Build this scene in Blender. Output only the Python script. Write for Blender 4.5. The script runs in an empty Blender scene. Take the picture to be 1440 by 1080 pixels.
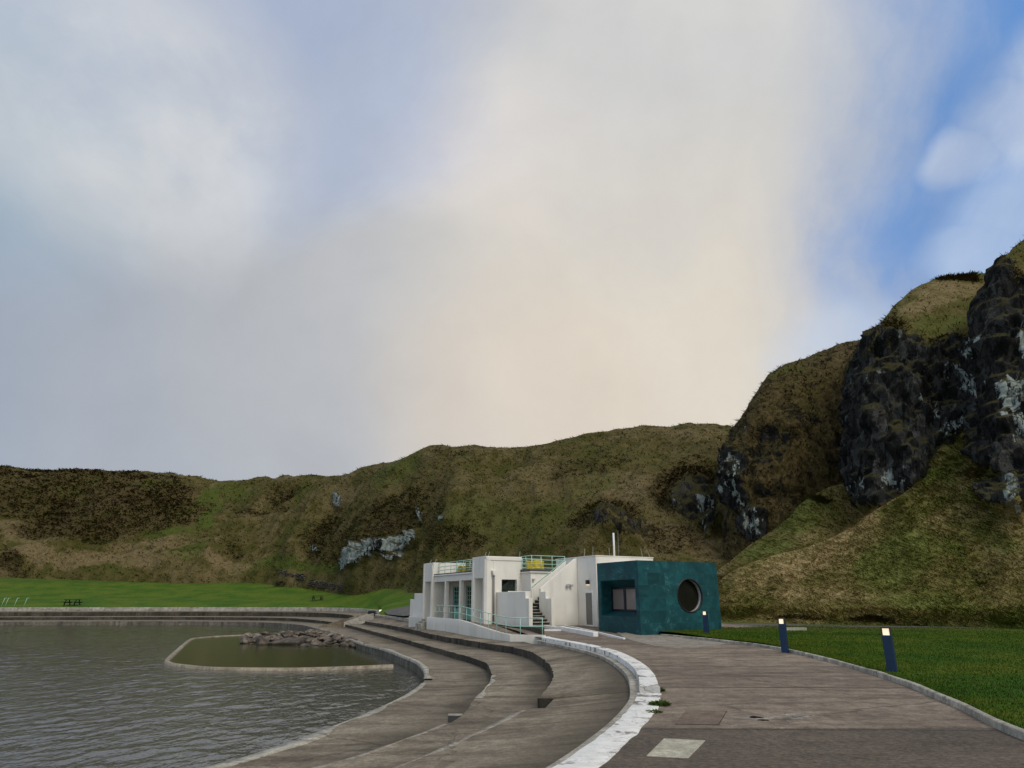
import bpy, math, random
import numpy as np
from mathutils import Vector
from mathutils.bvhtree import BVHTree

random.seed(7)
RNG = np.random.default_rng(11)
scene = bpy.context.scene
col = scene.collection

# ------------------------------------------------------------------ camera
F = 960.0
TH = math.atan(305.0 / F)
S, C = math.sin(TH), math.cos(TH)
CAMZ = 1.7
cam = bpy.data.cameras.new('camera')
cam.lens = 24.0
cam.sensor_width = 36.0
cam.sensor_fit = 'HORIZONTAL'
cam.clip_start = 0.1
cam.clip_end = 3000
camo = bpy.data.objects.new('camera', cam)
camo.location = (0, 0, CAMZ)
camo.rotation_euler = (math.radians(90) + TH, 0, 0)
col.objects.link(camo)
scene.camera = camo


def ray(px, py):
    dy = (540 - py) / F
    return ((px - 720) / F, C - S * dy, S + C * dy)


def G(px, py, z):
    r = ray(px, py)
    t = (z - CAMZ) / r[2]
    return (r[0] * t, r[1] * t)


def raydir(px, py):
    return Vector(ray(px, py)).normalized()


# ------------------------------------------------------------------ materials
def new_mat(name):
    m = bpy.data.materials.new(name)
    m.use_nodes = True
    nt = m.node_tree
    for n in list(nt.nodes):
        nt.nodes.remove(n)
    out = nt.nodes.new('ShaderNodeOutputMaterial')
    return m, NT(nt), out


class NT:
    """small helper to wire node trees"""
    def __init__(self, nt):
        self.nt = nt

    def n(self, t, **kw):
        x = self.nt.nodes.new(t)
        for k, v in kw.items():
            setattr(x, k, v)
        return x

    def put(self, sock, v):
        if isinstance(v, bpy.types.NodeSocket):
            self.nt.links.new(v, sock)
        elif isinstance(v, (tuple, list)):
            if len(v) == 3 and sock.type == 'RGBA':
                v = tuple(v) + (1,)
            sock.default_value = v
        else:
            sock.default_value = v

    def math(self, op, a, b=0.0, c=0.0, clamp=False):
        x = self.n('ShaderNodeMath', operation=op, use_clamp=clamp)
        for i, v in enumerate((a, b, c)):
            self.put(x.inputs[i], v)
        return x.outputs[0]

    def vmath(self, op, a, b=(0, 0, 0)):
        x = self.n('ShaderNodeVectorMath', operation=op)
        self.put(x.inputs[0], a)
        if op == 'SCALE':
            self.put(x.inputs[3], b)
        else:
            self.put(x.inputs[1], b)
        return x.outputs['Value'] if op in ('DOT_PRODUCT', 'LENGTH') else x.outputs[0]

    def mix(self, f, a, b, blend='MIX'):
        x = self.n('ShaderNodeMix', data_type='RGBA', blend_type=blend)
        x.clamp_factor = True
        self.put(x.inputs[0], f)
        self.put(x.inputs[6], a)
        self.put(x.inputs[7], b)
        return x.outputs[2]

    def ramp(self, v, lo, hi, a=0.0, b=1.0, smooth=True):
        x = self.n('ShaderNodeMapRange', clamp=True)
        x.interpolation_type = 'SMOOTHSTEP' if smooth else 'LINEAR'
        for i, w in enumerate((v, lo, hi, a, b)):
            self.put(x.inputs[i], w)
        return x.outputs[0]

    def noise(self, vec, scale, detail=4, rough=0.55, dist=0.0):
        x = self.n('ShaderNodeTexNoise')
        self.put(x.inputs['Vector'], vec)
        x.inputs['Scale'].default_value = scale
        x.inputs['Detail'].default_value = detail
        x.inputs['Roughness'].default_value = rough
        x.inputs['Distortion'].default_value = dist
        return x.outputs[0]

    def vor(self, vec, scale, feature='F1', out='Distance', rnd=1.0):
        x = self.n('ShaderNodeTexVoronoi', feature=feature)
        self.put(x.inputs['Vector'], vec)
        x.inputs['Scale'].default_value = scale
        x.inputs['Randomness'].default_value = rnd
        return x.outputs[out]

    def pos(self):
        return self.n('ShaderNodeNewGeometry').outputs['Position']

    def obj(self):
        return self.n('ShaderNodeTexCoord').outputs['Object']

    def sep(self, v):
        x = self.n('ShaderNodeSeparateXYZ')
        self.put(x.inputs[0], v)
        return x.outputs

    def comb(self, a, b, c):
        x = self.n('ShaderNodeCombineXYZ')
        for i, v in enumerate((a, b, c)):
            self.put(x.inputs[i], v)
        return x.outputs[0]

    def mapv(self, v, scale=(1, 1, 1), rot=(0, 0, 0)):
        x = self.n('ShaderNodeMapping')
        self.put(x.inputs['Vector'], v)
        x.inputs['Scale'].default_value = scale
        x.inputs['Rotation'].default_value = rot
        return x.outputs[0]

    def attr(self, name):
        return self.n('ShaderNodeAttribute', attribute_name=name).outputs['Fac']

    def bump(self, h, strength=0.5, dist=0.02, normal=None):
        x = self.n('ShaderNodeBump')
        self.put(x.inputs['Height'], h)
        self.put(x.inputs['Strength'], strength)
        self.put(x.inputs['Distance'], dist)
        if normal is not None:
            self.put(x.inputs['Normal'], normal)
        return x.outputs[0]

    def bsdf(self, out, color, rough=0.8, spec=0.3, normal=None, metal=0.0, emit=None, estr=0.0):
        b = self.n('ShaderNodeBsdfPrincipled')
        self.put(b.inputs['Base Color'], color)
        self.put(b.inputs['Roughness'], rough)
        self.put(b.inputs['Specular IOR Level'], spec)
        self.put(b.inputs['Metallic'], metal)
        if normal is not None:
            self.put(b.inputs['Normal'], normal)
        if emit is not None:
            self.put(b.inputs['Emission Color'], emit)
            self.put(b.inputs['Emission Strength'], estr)
        self.nt.links.new(b.outputs[0], out.inputs[0])
        return b


M = {}


def plain(name, color, rough=0.6, spec=0.4, metal=0.0, var=0.15, scale=6.0, bump=0.15):
    m, t, out = new_mat(name)
    p = t.obj()
    nz = t.noise(p, scale, 5)
    f = t.ramp(nz, 0.3, 0.7, 1 - var, 1 + var, False)
    c = t.mix(1.0, color, t.comb(f, f, f), 'MULTIPLY')
    t.bsdf(out, c, rough, spec, t.bump(t.noise(p, scale * 6, 3), bump, 0.01), metal)
    M[name] = m
    return m


def concrete(name, c1, c2, c3, streak=(0.25, 2.2, 1.0), grit=60.0, joints=0.0, dark_y=None, moss=0.0):
    """weathered concrete: broad patches, run-off streaks, grit"""
    m, t, out = new_mat(name)
    p = t.pos()
    big = t.noise(p, 0.35, 5, 0.6, 0.4)
    st = t.noise(t.mapv(p, streak), 1.0, 6, 0.62, 0.6)
    mid = t.noise(p, 2.6, 6, 0.65)
    gr = t.noise(p, grit, 2, 0.7)
    c = t.mix(t.ramp(big, 0.36, 0.64), c1, c2)
    c = t.mix(t.ramp(st, 0.45, 0.68, 0, 0.8), c, c3)
    f = t.ramp(mid, 0.28, 0.72, 0.58, 1.42, False)
    c = t.mix(1.0, c, t.comb(f, f, f), 'MULTIPLY')
    agg = t.noise(p, 11.0, 4, 0.78)
    fa = t.ramp(agg, 0.3, 0.7, 0.62, 1.38, False)
    c = t.mix(1.0, c, t.comb(fa, fa, fa), 'MULTIPLY')
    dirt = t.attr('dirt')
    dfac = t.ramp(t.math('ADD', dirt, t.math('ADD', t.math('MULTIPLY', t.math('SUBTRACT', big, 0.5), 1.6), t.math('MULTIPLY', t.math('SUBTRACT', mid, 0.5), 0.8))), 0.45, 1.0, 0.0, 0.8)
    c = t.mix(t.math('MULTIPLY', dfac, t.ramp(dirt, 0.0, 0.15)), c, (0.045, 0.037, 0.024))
    g = t.ramp(gr, 0.3, 0.7, 0.72, 1.28, False)
    c = t.mix(1.0, c, t.comb(g, g, g), 'MULTIPLY')
    if moss:
        mf = t.ramp(t.noise(p, 1.1, 6, 0.7), 0.56, 0.72, 0, moss)
        c = t.mix(mf, c, (0.05, 0.055, 0.022))
    crack = t.vor(t.vmath('ADD', p, t.vmath('SCALE', t.n('ShaderNodeTexNoise').outputs['Color'], 0.0)), 0.22, 'DISTANCE_TO_EDGE')
    cw = t.vmath('ADD', p, t.comb(t.math('MULTIPLY', mid, 0.8), t.math('MULTIPLY', st, 0.8), 0.0))
    crack = t.vor(cw, 0.2, 'DISTANCE_TO_EDGE')
    c = t.mix(t.ramp(crack, 0.0, 0.006, 0.55, 0.0), c, (0.025, 0.022, 0.018))
    h = t.math('ADD', t.math('MULTIPLY', mid, 0.7), t.math('MULTIPLY', gr, 0.35))
    if joints:
        xyz = t.sep(p)
        wob = t.math('MULTIPLY', t.noise(p, 1.6, 3), 0.12)
        yy = t.math('ADD', t.math('ADD', xyz[1], wob), t.math('MULTIPLY', xyz[0], 0.03))
        md = t.math('FRACT', t.math('DIVIDE', t.math('SUBTRACT', yy, 10.65), joints))
        dd = t.math('MINIMUM', md, t.math('SUBTRACT', 1.0, md))
        jl = t.ramp(dd, 0.004, 0.018, 1.0, 0.0)
        c = t.mix(t.math('MULTIPLY', jl, 0.85), c, (0.022, 0.02, 0.017))
        pan = t.n('ShaderNodeTexWhiteNoise', noise_dimensions='1D')
        t.put(pan.inputs['W'], t.math('FLOOR', t.math('DIVIDE', t.math('SUBTRACT', yy, 10.65), joints)))
        pf = t.ramp(pan.outputs[0], 0, 1, 0.86, 1.12, False)
        c = t.mix(1.0, c, t.comb(pf, pf, pf), 'MULTIPLY')
    if dark_y is not None:
        xyz = t.sep(p)
        e = t.math('ADD', xyz[1], t.math('MULTIPLY', mid, 0.25))
        df = t.ramp(e, dark_y - 0.05, dark_y + 0.05, 1.0, 0.0)
        spk = t.noise(t.mapv(p, (0.7, 1.2, 1)), 17, 4, 0.8)
        dc = t.mix(t.ramp(spk, 0.42, 0.62), (0.03, 0.023, 0.018), (0.125, 0.102, 0.08))
        c = t.mix(t.math('MULTIPLY', df, 0.7), c, dc)
    t.bsdf(out, c, t.ramp(big, 0.3, 0.7, 0.7, 0.9), 0.3, t.bump(h, 0.55, 0.012))
    M[name] = m
    return m


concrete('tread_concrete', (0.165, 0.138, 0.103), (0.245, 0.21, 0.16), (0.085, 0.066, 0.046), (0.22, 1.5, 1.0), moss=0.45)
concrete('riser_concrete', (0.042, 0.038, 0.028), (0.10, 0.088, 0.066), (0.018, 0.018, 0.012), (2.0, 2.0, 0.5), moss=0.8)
concrete('path_concrete', (0.17, 0.136, 0.104), (0.235, 0.192, 0.152), (0.10, 0.077, 0.058), (0.45, 1.5, 1), 45.0, 4.85, 10.72)
concrete('apron_concrete', (0.25, 0.225, 0.19), (0.29, 0.265, 0.225), (0.19, 0.17, 0.14))
concrete('kerb_concrete', (0.33, 0.315, 0.27), (0.40, 0.38, 0.33), (0.19, 0.175, 0.14), moss=0.35)
concrete('worn_kerb', (0.27, 0.235, 0.18), (0.34, 0.30, 0.235), (0.16, 0.135, 0.10))
concrete('slab_concrete', (0.40, 0.385, 0.31), (0.45, 0.43, 0.35), (0.30, 0.285, 0.22), grit=90)
concrete('gravel', (0.085, 0.085, 0.08), (0.12, 0.12, 0.112), (0.06, 0.06, 0.056), (1, 1, 1), 25)
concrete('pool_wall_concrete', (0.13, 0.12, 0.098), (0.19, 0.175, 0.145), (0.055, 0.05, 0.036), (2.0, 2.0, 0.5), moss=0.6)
concrete('iron_cover', (0.145, 0.108, 0.083), (0.175, 0.132, 0.102), (0.11, 0.082, 0.064), (1, 1, 1), 90)
concrete('pale_mortar', (0.24, 0.215, 0.185), (0.28, 0.255, 0.22), (0.16, 0.14, 0.12), (1, 1, 1), 70)
concrete('fieldstone', (0.05, 0.042, 0.035), (0.09, 0.08, 0.066), (0.03, 0.026, 0.022), (1, 1, 1), 30, moss=0.6)


def mat_kerb_white():
    m, t, out = new_mat('peeling_white')
    p = t.pos()
    a = t.noise(p, 1.6, 8, 0.68, 0.3)
    b = t.noise(p, 14, 4, 0.7)
    pv = t.math('ADD', a, t.math('MULTIPLY', b, 0.16))
    wear = t.ramp(pv, 0.615, 0.69)
    white = t.mix(t.ramp(t.noise(p, 5, 5), 0.35, 0.7), (0.80, 0.80, 0.79), (0.66, 0.66, 0.64))
    grey = t.mix(b, (0.10, 0.09, 0.075), (0.30, 0.28, 0.25))
    c = t.mix(wear, white, grey)
    crk = t.vor(t.vmath('ADD', p, t.comb(a, b, 0.0)), 1.3, 'DISTANCE_TO_EDGE')
    c = t.mix(t.ramp(crk, 0, 0.012, 0.8, 0), c, (0.05, 0.045, 0.04))
    t.bsdf(out, c, 0.75, 0.3, t.bump(t.math('SUBTRACT', b, t.math('MULTIPLY', wear, 0.7)), 0.6, 0.012))
    M['peeling_white'] = m


mat_kerb_white()


def mat_render(name, base, dirt):
    m, t, out = new_mat(name)
    p = t.pos()
    a = t.noise(t.mapv(p, (1.6, 1.6, 0.3)), 1.0, 6, 0.6)
    b = t.noise(p, 0.8, 4, 0.5)
    c = t.mix(t.ramp(a, 0.5, 0.78, 0, 0.55), base, dirt)
    f = t.ramp(b, 0.3, 0.7, 0.93, 1.05, False)
    c = t.mix(1.0, c, t.comb(f, f, f), 'MULTIPLY')
    z = t.sep(p)[2]
    low = t.math('MULTIPLY', t.ramp(t.math('ADD', z, t.math('MULTIPLY', a, 0.5)), 0.35, 1.0, 0.55, 0.0), a)
    c = t.mix(low, c, (0.30, 0.28, 0.23))
    t.bsdf(out, c, 0.75, 0.25, t.bump(t.noise(p, 60, 3), 0.2, 0.006))
    M[name] = m


mat_render('white_render', (0.82, 0.80, 0.74), (0.60, 0.575, 0.52))
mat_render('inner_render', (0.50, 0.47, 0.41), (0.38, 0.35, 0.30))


def mat_teal():
    m, t, out = new_mat('teal_marble')
    p = t.obj()
    x, y, z = t.sep(p)
    u = t.math('ADD', x, y)
    uv = t.comb(u, z, 0.0)
    br = t.n('ShaderNodeTexBrick')
    t.put(br.inputs['Vector'], uv)
    br.offset = 0.5
    br.inputs['Scale'].default_value = 1.0
    br.inputs['Brick Width'].default_value = 1.15
    br.inputs['Row Height'].default_value = 0.62
    br.inputs['Mortar Size'].default_value = 0.008
    br.inputs['Color1'].default_value = (0, 0, 0, 1)
    br.inputs['Color2'].default_value = (1, 1, 1, 1)
    br.inputs['Mortar'].default_value = (0.5, 0.5, 0.5, 1)
    tile = t.sep(br.outputs['Color'])[0]
    off = t.vmath('ADD', p, t.comb(t.math('MULTIPLY', tile, 7.0), t.math('MULTIPLY', tile, 3.0), 0.0))
    a = t.noise(off, 1.3, 7, 0.65, 0.8)
    v = t.noise(off, 0.9, 6, 0.6, 2.2)
    vein = t.ramp(t.math('ABSOLUTE', t.math('SUBTRACT', v, 0.5)), 0.0, 0.022, 1.0, 0.0)
    vein = t.math('MULTIPLY', vein, t.ramp(a, 0.5, 0.7))
    blot = t.ramp(t.noise(t.mapv(off, (2.5, 2.5, 0.9)), 2.0, 5, 0.7), 0.58, 0.8, 0, 0.32)
    c = t.mix(t.ramp(a, 0.3, 0.7), (0.004, 0.045, 0.056), (0.010, 0.094, 0.108))
    f = t.ramp(tile, 0, 1, 0.78, 1.2, False)
    c = t.mix(1.0, c, t.comb(f, f, f), 'MULTIPLY')
    c = t.mix(blot, c, (0.035, 0.15, 0.165))
    c = t.mix(t.math('MULTIPLY', vein, 0.4), c, (0.22, 0.36, 0.36))
    c = t.mix(t.math('MULTIPLY', br.outputs['Fac'], 0.35), c, (0.02, 0.11, 0.125))
    t.bsdf(out, c, t.ramp(a, 0.3, 0.7, 0.42, 0.6), 0.25, t.bump(br.outputs['Fac'], -0.3, 0.004))
    M['teal_marble'] = m


mat_teal()
plain('mint_paint', (0.42, 0.70, 0.60), 0.45, 0.4, 0, 0.1)
plain('mint_door', (0.22, 0.47, 0.40), 0.5, 0.4, 0, 0.1)
plain('black_frame', (0.012, 0.012, 0.014), 0.4, 0.4)
plain('dark_gap', (0.012, 0.012, 0.012), 0.9, 0.1)
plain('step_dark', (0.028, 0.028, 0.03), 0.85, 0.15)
plain('roof_felt', (0.10, 0.11, 0.11), 0.9, 0.2)
plain('grey_metal', (0.42, 0.43, 0.42), 0.5, 0.5, 0.0, 0.1)
plain('pipe_grey', (0.20, 0.20, 0.195), 0.5, 0.4, 0.0, 0.1)
plain('bollard_blue', (0.006, 0.028, 0.075), 0.45, 0.4, 0, 0.12)
plain('bollard_cap', (0.035, 0.032, 0.03), 0.5, 0.4)
plain('dark_timber', (0.022, 0.02, 0.018), 0.8, 0.2, 0, 0.3)
plain('green_timber', (0.018, 0.04, 0.026), 0.8, 0.2, 0, 0.3)
plain('reveal_grey', (0.42, 0.44, 0.45), 0.55, 0.4)
plain('soil', (0.045, 0.038, 0.026), 0.95, 0.1, 0, 0.3, 0.5)
plain('white_paint', (0.80, 0.80, 0.80), 0.5, 0.4, 0, 0.08)
plain('curtain', (0.42, 0.36, 0.32), 0.9, 0.1)
plain('hole_dark', (0.01, 0.009, 0.008), 0.95, 0.05)
plain('net_green', (0.03, 0.075, 0.05), 0.8, 0.2)


def mat_banner():
    m, t, out = new_mat('yellow_banner')
    p = t.obj()
    a = t.noise(p, 2.2, 3)
    c = t.mix(t.ramp(a, 0.45, 0.62), (0.40, 0.31, 0.015), (0.56, 0.46, 0.05))
    t.bsdf(out, c, 0.6, 0.3, t.bump(t.noise(p, 3, 3), 0.6, 0.06))
    M['yellow_banner'] = m


mat_banner()


def mat_glass(name, tint, rough=0.04):
    m, t, out = new_mat(name)
    p = t.pos()
    nb = t.bump(t.noise(p, 1.2, 2), 0.05, 0.02)
    t.bsdf(out, tint, rough, 0.6, nb)
    M[name] = m


mat_glass('dark_glass', (0.012, 0.018, 0.016))
plain('cafe_glass', (0.010, 0.010, 0.006), 0.3, 0.12, 0, 0.5, 0.8, 0.0)
mat_glass('door_glass', (0.12, 0.125, 0.125), 0.15)
mat_glass('bright_reflection_glass', (0.24, 0.195, 0.18), 0.08)  # bright reflection and interior are put into the pane colour


def mat_emit(name, color, strength):
    m, t, out = new_mat(name)
    t.bsdf(out, (0.8, 0.75, 0.65), 0.4, 0.3, None, 0.0, color, strength)
    M[name] = m


mat_emit('lamp_glow', (1.0, 0.76, 0.48), 0.8)
mat_emit('flood_glow', (1.0, 0.9, 0.7), 1.0)


def mat_lawn():
    m, t, out = new_mat('lawn_grass')
    p = t.pos()
    a = t.noise(p, 0.25, 5, 0.6)
    b = t.noise(p, 1.8, 5, 0.65)
    d = t.noise(p, 30, 3, 0.7)
    c = t.mix(t.ramp(a, 0.35, 0.65), (0.031, 0.076, 0.006), (0.056, 0.108, 0.009))
    c = t.mix(t.ramp(t.math('ADD', t.math('MULTIPLY', a, 0.5), t.math('MULTIPLY', b, 0.5)), 0.44, 0.62, 0, 0.75), c, (0.082, 0.098, 0.010))
    fb = t.ramp(t.noise(t.mapv(p, (0.6, 1.4, 1)), 4.5, 4, 0.7), 0.3, 0.7, 0.66, 1.34, False)
    c = t.mix(1.0, c, t.comb(fb, fb, fb), 'MULTIPLY')
    f = t.ramp(d, 0.25, 0.75, 0.6, 1.35, False)
    c = t.mix(1.0, c, t.comb(f, f, f), 'MULTIPLY')
    s = t.attr('rnd')
    g = t.math('ADD', 0.95, s)
    c = t.mix(1.0, c, t.comb(g, g, g), 'MULTIPLY')
    wear = t.attr('wear')
    c = t.mix(t.math('MULTIPLY', wear, t.ramp(b, 0.3, 0.6)), c, (0.085, 0.09, 0.03))
    t.bsdf(out, c, 0.9, 0.12, t.bump(t.math('ADD', d, b), 0.5, 0.03))
    M['lawn_grass'] = m


mat_lawn()


def veg(t, p, n1, n2, n3):
    dk, st, gn = (t.attr(a) for a in ('dark', 'straw', 'green'))
    jit = t.math('ADD', t.math('MULTIPLY', t.math('SUBTRACT', n2, 0.5), 1.6), t.math('MULTIPLY', t.math('SUBTRACT', n3, 0.5), 0.9))
    jn = t.math('ADD', jit, t.math('MULTIPLY', t.math('SUBTRACT', n1, 0.5), 1.6))
    olive = t.mix(t.ramp(n2, 0.35, 0.65), (0.070, 0.066, 0.018), (0.110, 0.095, 0.032))
    straw = t.mix(t.ramp(n3, 0.35, 0.65), (0.165, 0.125, 0.06), (0.25, 0.195, 0.105))
    green = t.mix(t.ramp(n3, 0.35, 0.65), (0.062, 0.095, 0.014), (0.092, 0.125, 0.024))
    dark = t.mix(t.ramp(n3, 0.35, 0.68), (0.034, 0.028, 0.012), (0.11, 0.08, 0.036))
    c = t.mix(t.ramp(t.math('ADD', n1, t.math('MULTIPLY', jit, 0.35)), 0.40, 0.8, 0, 0.7), olive, straw)
    c = t.mix(t.ramp(t.math('ADD', n1, t.math('MULTIPLY', jit, 0.3)), 0.46, 0.2, 0, 0.6), c, green)
    c = t.mix(t.ramp(t.math('ADD', st, t.math('MULTIPLY', jn, 0.5)), 0.25, 0.95, 0, 0.9), c, straw)
    c = t.mix(t.ramp(t.math('ADD', gn, t.math('MULTIPLY', jn, 0.5)), 0.25, 0.95, 0, 0.85), c, green)
    c = t.mix(t.ramp(t.math('ADD', dk, t.math('MULTIPLY', jn, 0.7)), 0.2, 1.0, 0, 0.95), c, dark)
    return c, jit


def mat_hill():
    m, t, out = new_mat('hillside')
    p = t.pos()
    n1 = t.noise(p, 0.09, 3, 0.62, 0.5)
    n2 = t.noise(t.mapv(p, (1, 1, 0.7)), 0.55, 4, 0.68, 0.3)
    n3 = t.noise(t.mapv(p, (1.0, 1.0, 0.6)), 2.6, 3, 0.7)
    n4 = t.noise(p, 9.0, 2, 0.7)
    c, jit = veg(t, p, n1, n2, n3)
    gg = t.math('ADD', 1.0, t.attr('rnd'))
    c = t.mix(1.0, c, t.comb(gg, gg, gg), 'MULTIPLY')
    rk, pl = t.attr('rock'), t.attr('pale')
    f = t.ramp(n4, 0.25, 0.75, 0.8, 1.2, False)
    c = t.mix(1.0, c, t.comb(f, f, f), 'MULTIPLY')
    # rock: fractured facets, each with a tone of its own, pale lichen on some
    rw = t.vmath('ADD', t.mapv(p, (1, 1, 0.36), (0.18, 0.15, 0.0)), t.comb(n2, n3, n2))
    va = t.n('ShaderNodeTexVoronoi', feature='F1')
    t.put(va.inputs['Vector'], rw); va.inputs['Scale'].default_value = 1.15
    vb = t.n('ShaderNodeTexVoronoi', feature='F1')
    t.put(vb.inputs['Vector'], rw); vb.inputs['Scale'].default_value = 3.4
    ta, tb_ = t.sep(va.outputs['Color'])[0], t.sep(vb.outputs['Color'])[0]
    ve = t.vor(rw, 1.15, 'DISTANCE_TO_EDGE')
    tone = t.math('ADD', t.math('MULTIPLY', ta, 0.55), t.math('MULTIPLY', tb_, 0.45))
    rdark = t.mix(t.math('POWER', tone, 2.2), (0.006, 0.0062, 0.006), (0.085, 0.088, 0.084))
    rpale = t.mix(t.math('MULTIPLY', t.math('ADD', tb_, n4), 0.5), (0.11, 0.145, 0.138), (0.40, 0.45, 0.42))
    pv = t.math('ADD', pl, t.math('ADD', t.math('MULTIPLY', jit, 0.55), t.math('MULTIPLY', t.math('SUBTRACT', tone, 0.5), 0.9)))
    rc = t.mix(t.ramp(pv, 0.45, 0.62), rdark, rpale)
    rc = t.mix(t.ramp(ve, 0.0, 0.06, 0.9, 0.0), rc, (0.008, 0.008, 0.008))
    nz = t.sep(t.n('ShaderNodeNewGeometry').outputs['Normal'])[2]
    turf = t.ramp(t.math('ADD', nz, t.math('MULTIPLY', jit, 0.4)), 0.5, 0.75, 0, 0.9)
    rc = t.mix(turf, rc, (0.05, 0.046, 0.018))
    rf = t.ramp(t.math('ADD', rk, t.math('MULTIPLY', jit, 0.75)), 0.42, 0.54)
    c = t.mix(rf, c, rc)
    h = t.math('ADD', t.math('MULTIPLY', n3, 0.5), t.math('MULTIPLY', t.math('MULTIPLY', rf, tone), 1.8))
    t.bsdf(out, c, 0.95, 0.08, t.bump(h, 0.9, 0.5))
    M['hillside'] = m


def mat_blade():
    m, t, out = new_mat('grass_blade')
    p = t.pos()
    n1 = t.noise(p, 0.09, 3, 0.62, 0.5)
    n2 = t.noise(t.mapv(p, (1, 1, 0.7)), 0.55, 4, 0.68, 0.3)
    n3 = t.noise(t.mapv(p, (1.0, 1.0, 0.6)), 2.6, 2, 0.7)
    c, jit = veg(t, p, n1, n2, n3)
    g = t.math('ADD', 1.12, t.attr('rnd'))
    c = t.mix(1.0, c, t.comb(g, g, g), 'MULTIPLY')
    t.bsdf(out, c, 0.95, 0.05)
    M['grass_blade'] = m


mat_blade()
mat_hill()


def mat_boulder():
    m, t, out = new_mat('boulder_stone')
    p = t.pos()
    oi = t.n('ShaderNodeObjectInfo').outputs['Random']
    a = t.noise(p, 1.5, 6, 0.68)
    b = t.noise(p, 9, 4, 0.7)
    c1 = t.mix(oi, (0.15, 0.115, 0.085), (0.27, 0.23, 0.18))
    c = t.mix(t.ramp(a, 0.4, 0.65), t.mix(oi, (0.045, 0.039, 0.033), (0.09, 0.076, 0.065)), c1)
    c = t.mix(t.ramp(b, 0.62, 0.75, 0, 0.6), c, (0.30, 0.285, 0.26))
    z = t.sep(p)[2]
    wet = t.ramp(t.math('ADD', z, t.math('MULTIPLY', a, 0.3)), -1.12, -0.9, 0.8, 0)
    c = t.mix(wet, c, (0.014, 0.013, 0.009))
    t.bsdf(out, c, 0.8, 0.25, t.bump(t.math('ADD', a, t.math('MULTIPLY', b, 0.4)), 0.8, 0.06))
    M['boulder_stone'] = m


mat_boulder()


def mat_water(name, base, calm):
    m, t, out = new_mat(name)
    p = t.pos()
    if calm:
        h = t.noise(p, 0.8, 3)
        t.bsdf(out, base, 0.16, 0.3, t.bump(h, 0.08, 0.03))
    else:
        r = math.radians(24)
        w3 = t.noise(t.mapv(p, (1.0, 0.5, 1), (0, 0, r)), 4.2, 3, 0.6)
        t.bsdf(out, base, 0.09, 0.55, t.bump(w3, 0.7, 0.06))
    M[name] = m


mat_water('pool_water', (0.068, 0.069, 0.061), False)
mat_water('still_water', (0.032, 0.034, 0.004), True)


def mat_leaf():
    m, t, out = new_mat('weed_leaf')
    p = t.pos()
    c = t.mix(t.noise(p, 14, 3), (0.035, 0.075, 0.012), (0.10, 0.15, 0.03))
    t.bsdf(out, c, 0.8, 0.2)
    M['weed_leaf'] = m


mat_leaf()

# ------------------------------------------------------------------ object helpers
def tag(o, label=None, cat=None, group=None, kind=None):
    if label:
        o['label'] = label
    if cat:
        o['category'] = cat
    if group:
        o['group'] = group
    if kind:
        o['kind'] = kind
    return o


def empty(name, loc=(0, 0, 0), rz=0.0):
    e = bpy.data.objects.new(name, None)
    e.empty_display_size = 0.2
    e.location = loc
    e.rotation_euler = (0, 0, rz)
    col.objects.link(e)
    return e


def mesh_obj(name, verts, faces, mat, parent=None, smooth=False, attrs=None):
    me = bpy.data.meshes.new(name)
    if isinstance(verts, np.ndarray):
        nv, nf = len(verts), len(faces)
        k = faces.shape[1]
        me.vertices.add(nv)
        me.vertices.foreach_set('co', np.ascontiguousarray(verts, dtype=np.float32).ravel())
        me.loops.add(nf * k)
        me.loops.foreach_set('vertex_index', np.ascontiguousarray(faces, dtype=np.int32).ravel())
        me.polygons.add(nf)
        me.polygons.foreach_set('loop_start', np.arange(0, nf * k, k, dtype=np.int32))
        me.update(calc_edges=True)
        me.validate()
    else:
        me.from_pydata(verts, [], faces)
        me.update()
    if attrs:
        for k_, v in attrs.items():
            a = me.attributes.new(k_, 'FLOAT', 'POINT')
            a.data.foreach_set('value', np.ascontiguousarray(v, dtype=np.float32))
    if smooth:
        me.polygons.foreach_set('use_smooth', np.ones(len(me.polygons), dtype=bool))
    me.materials.append(M[mat])
    o = bpy.data.objects.new(name, me)
    col.objects.link(o)
    if parent is not None:
        o.parent = parent
    return o


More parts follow.
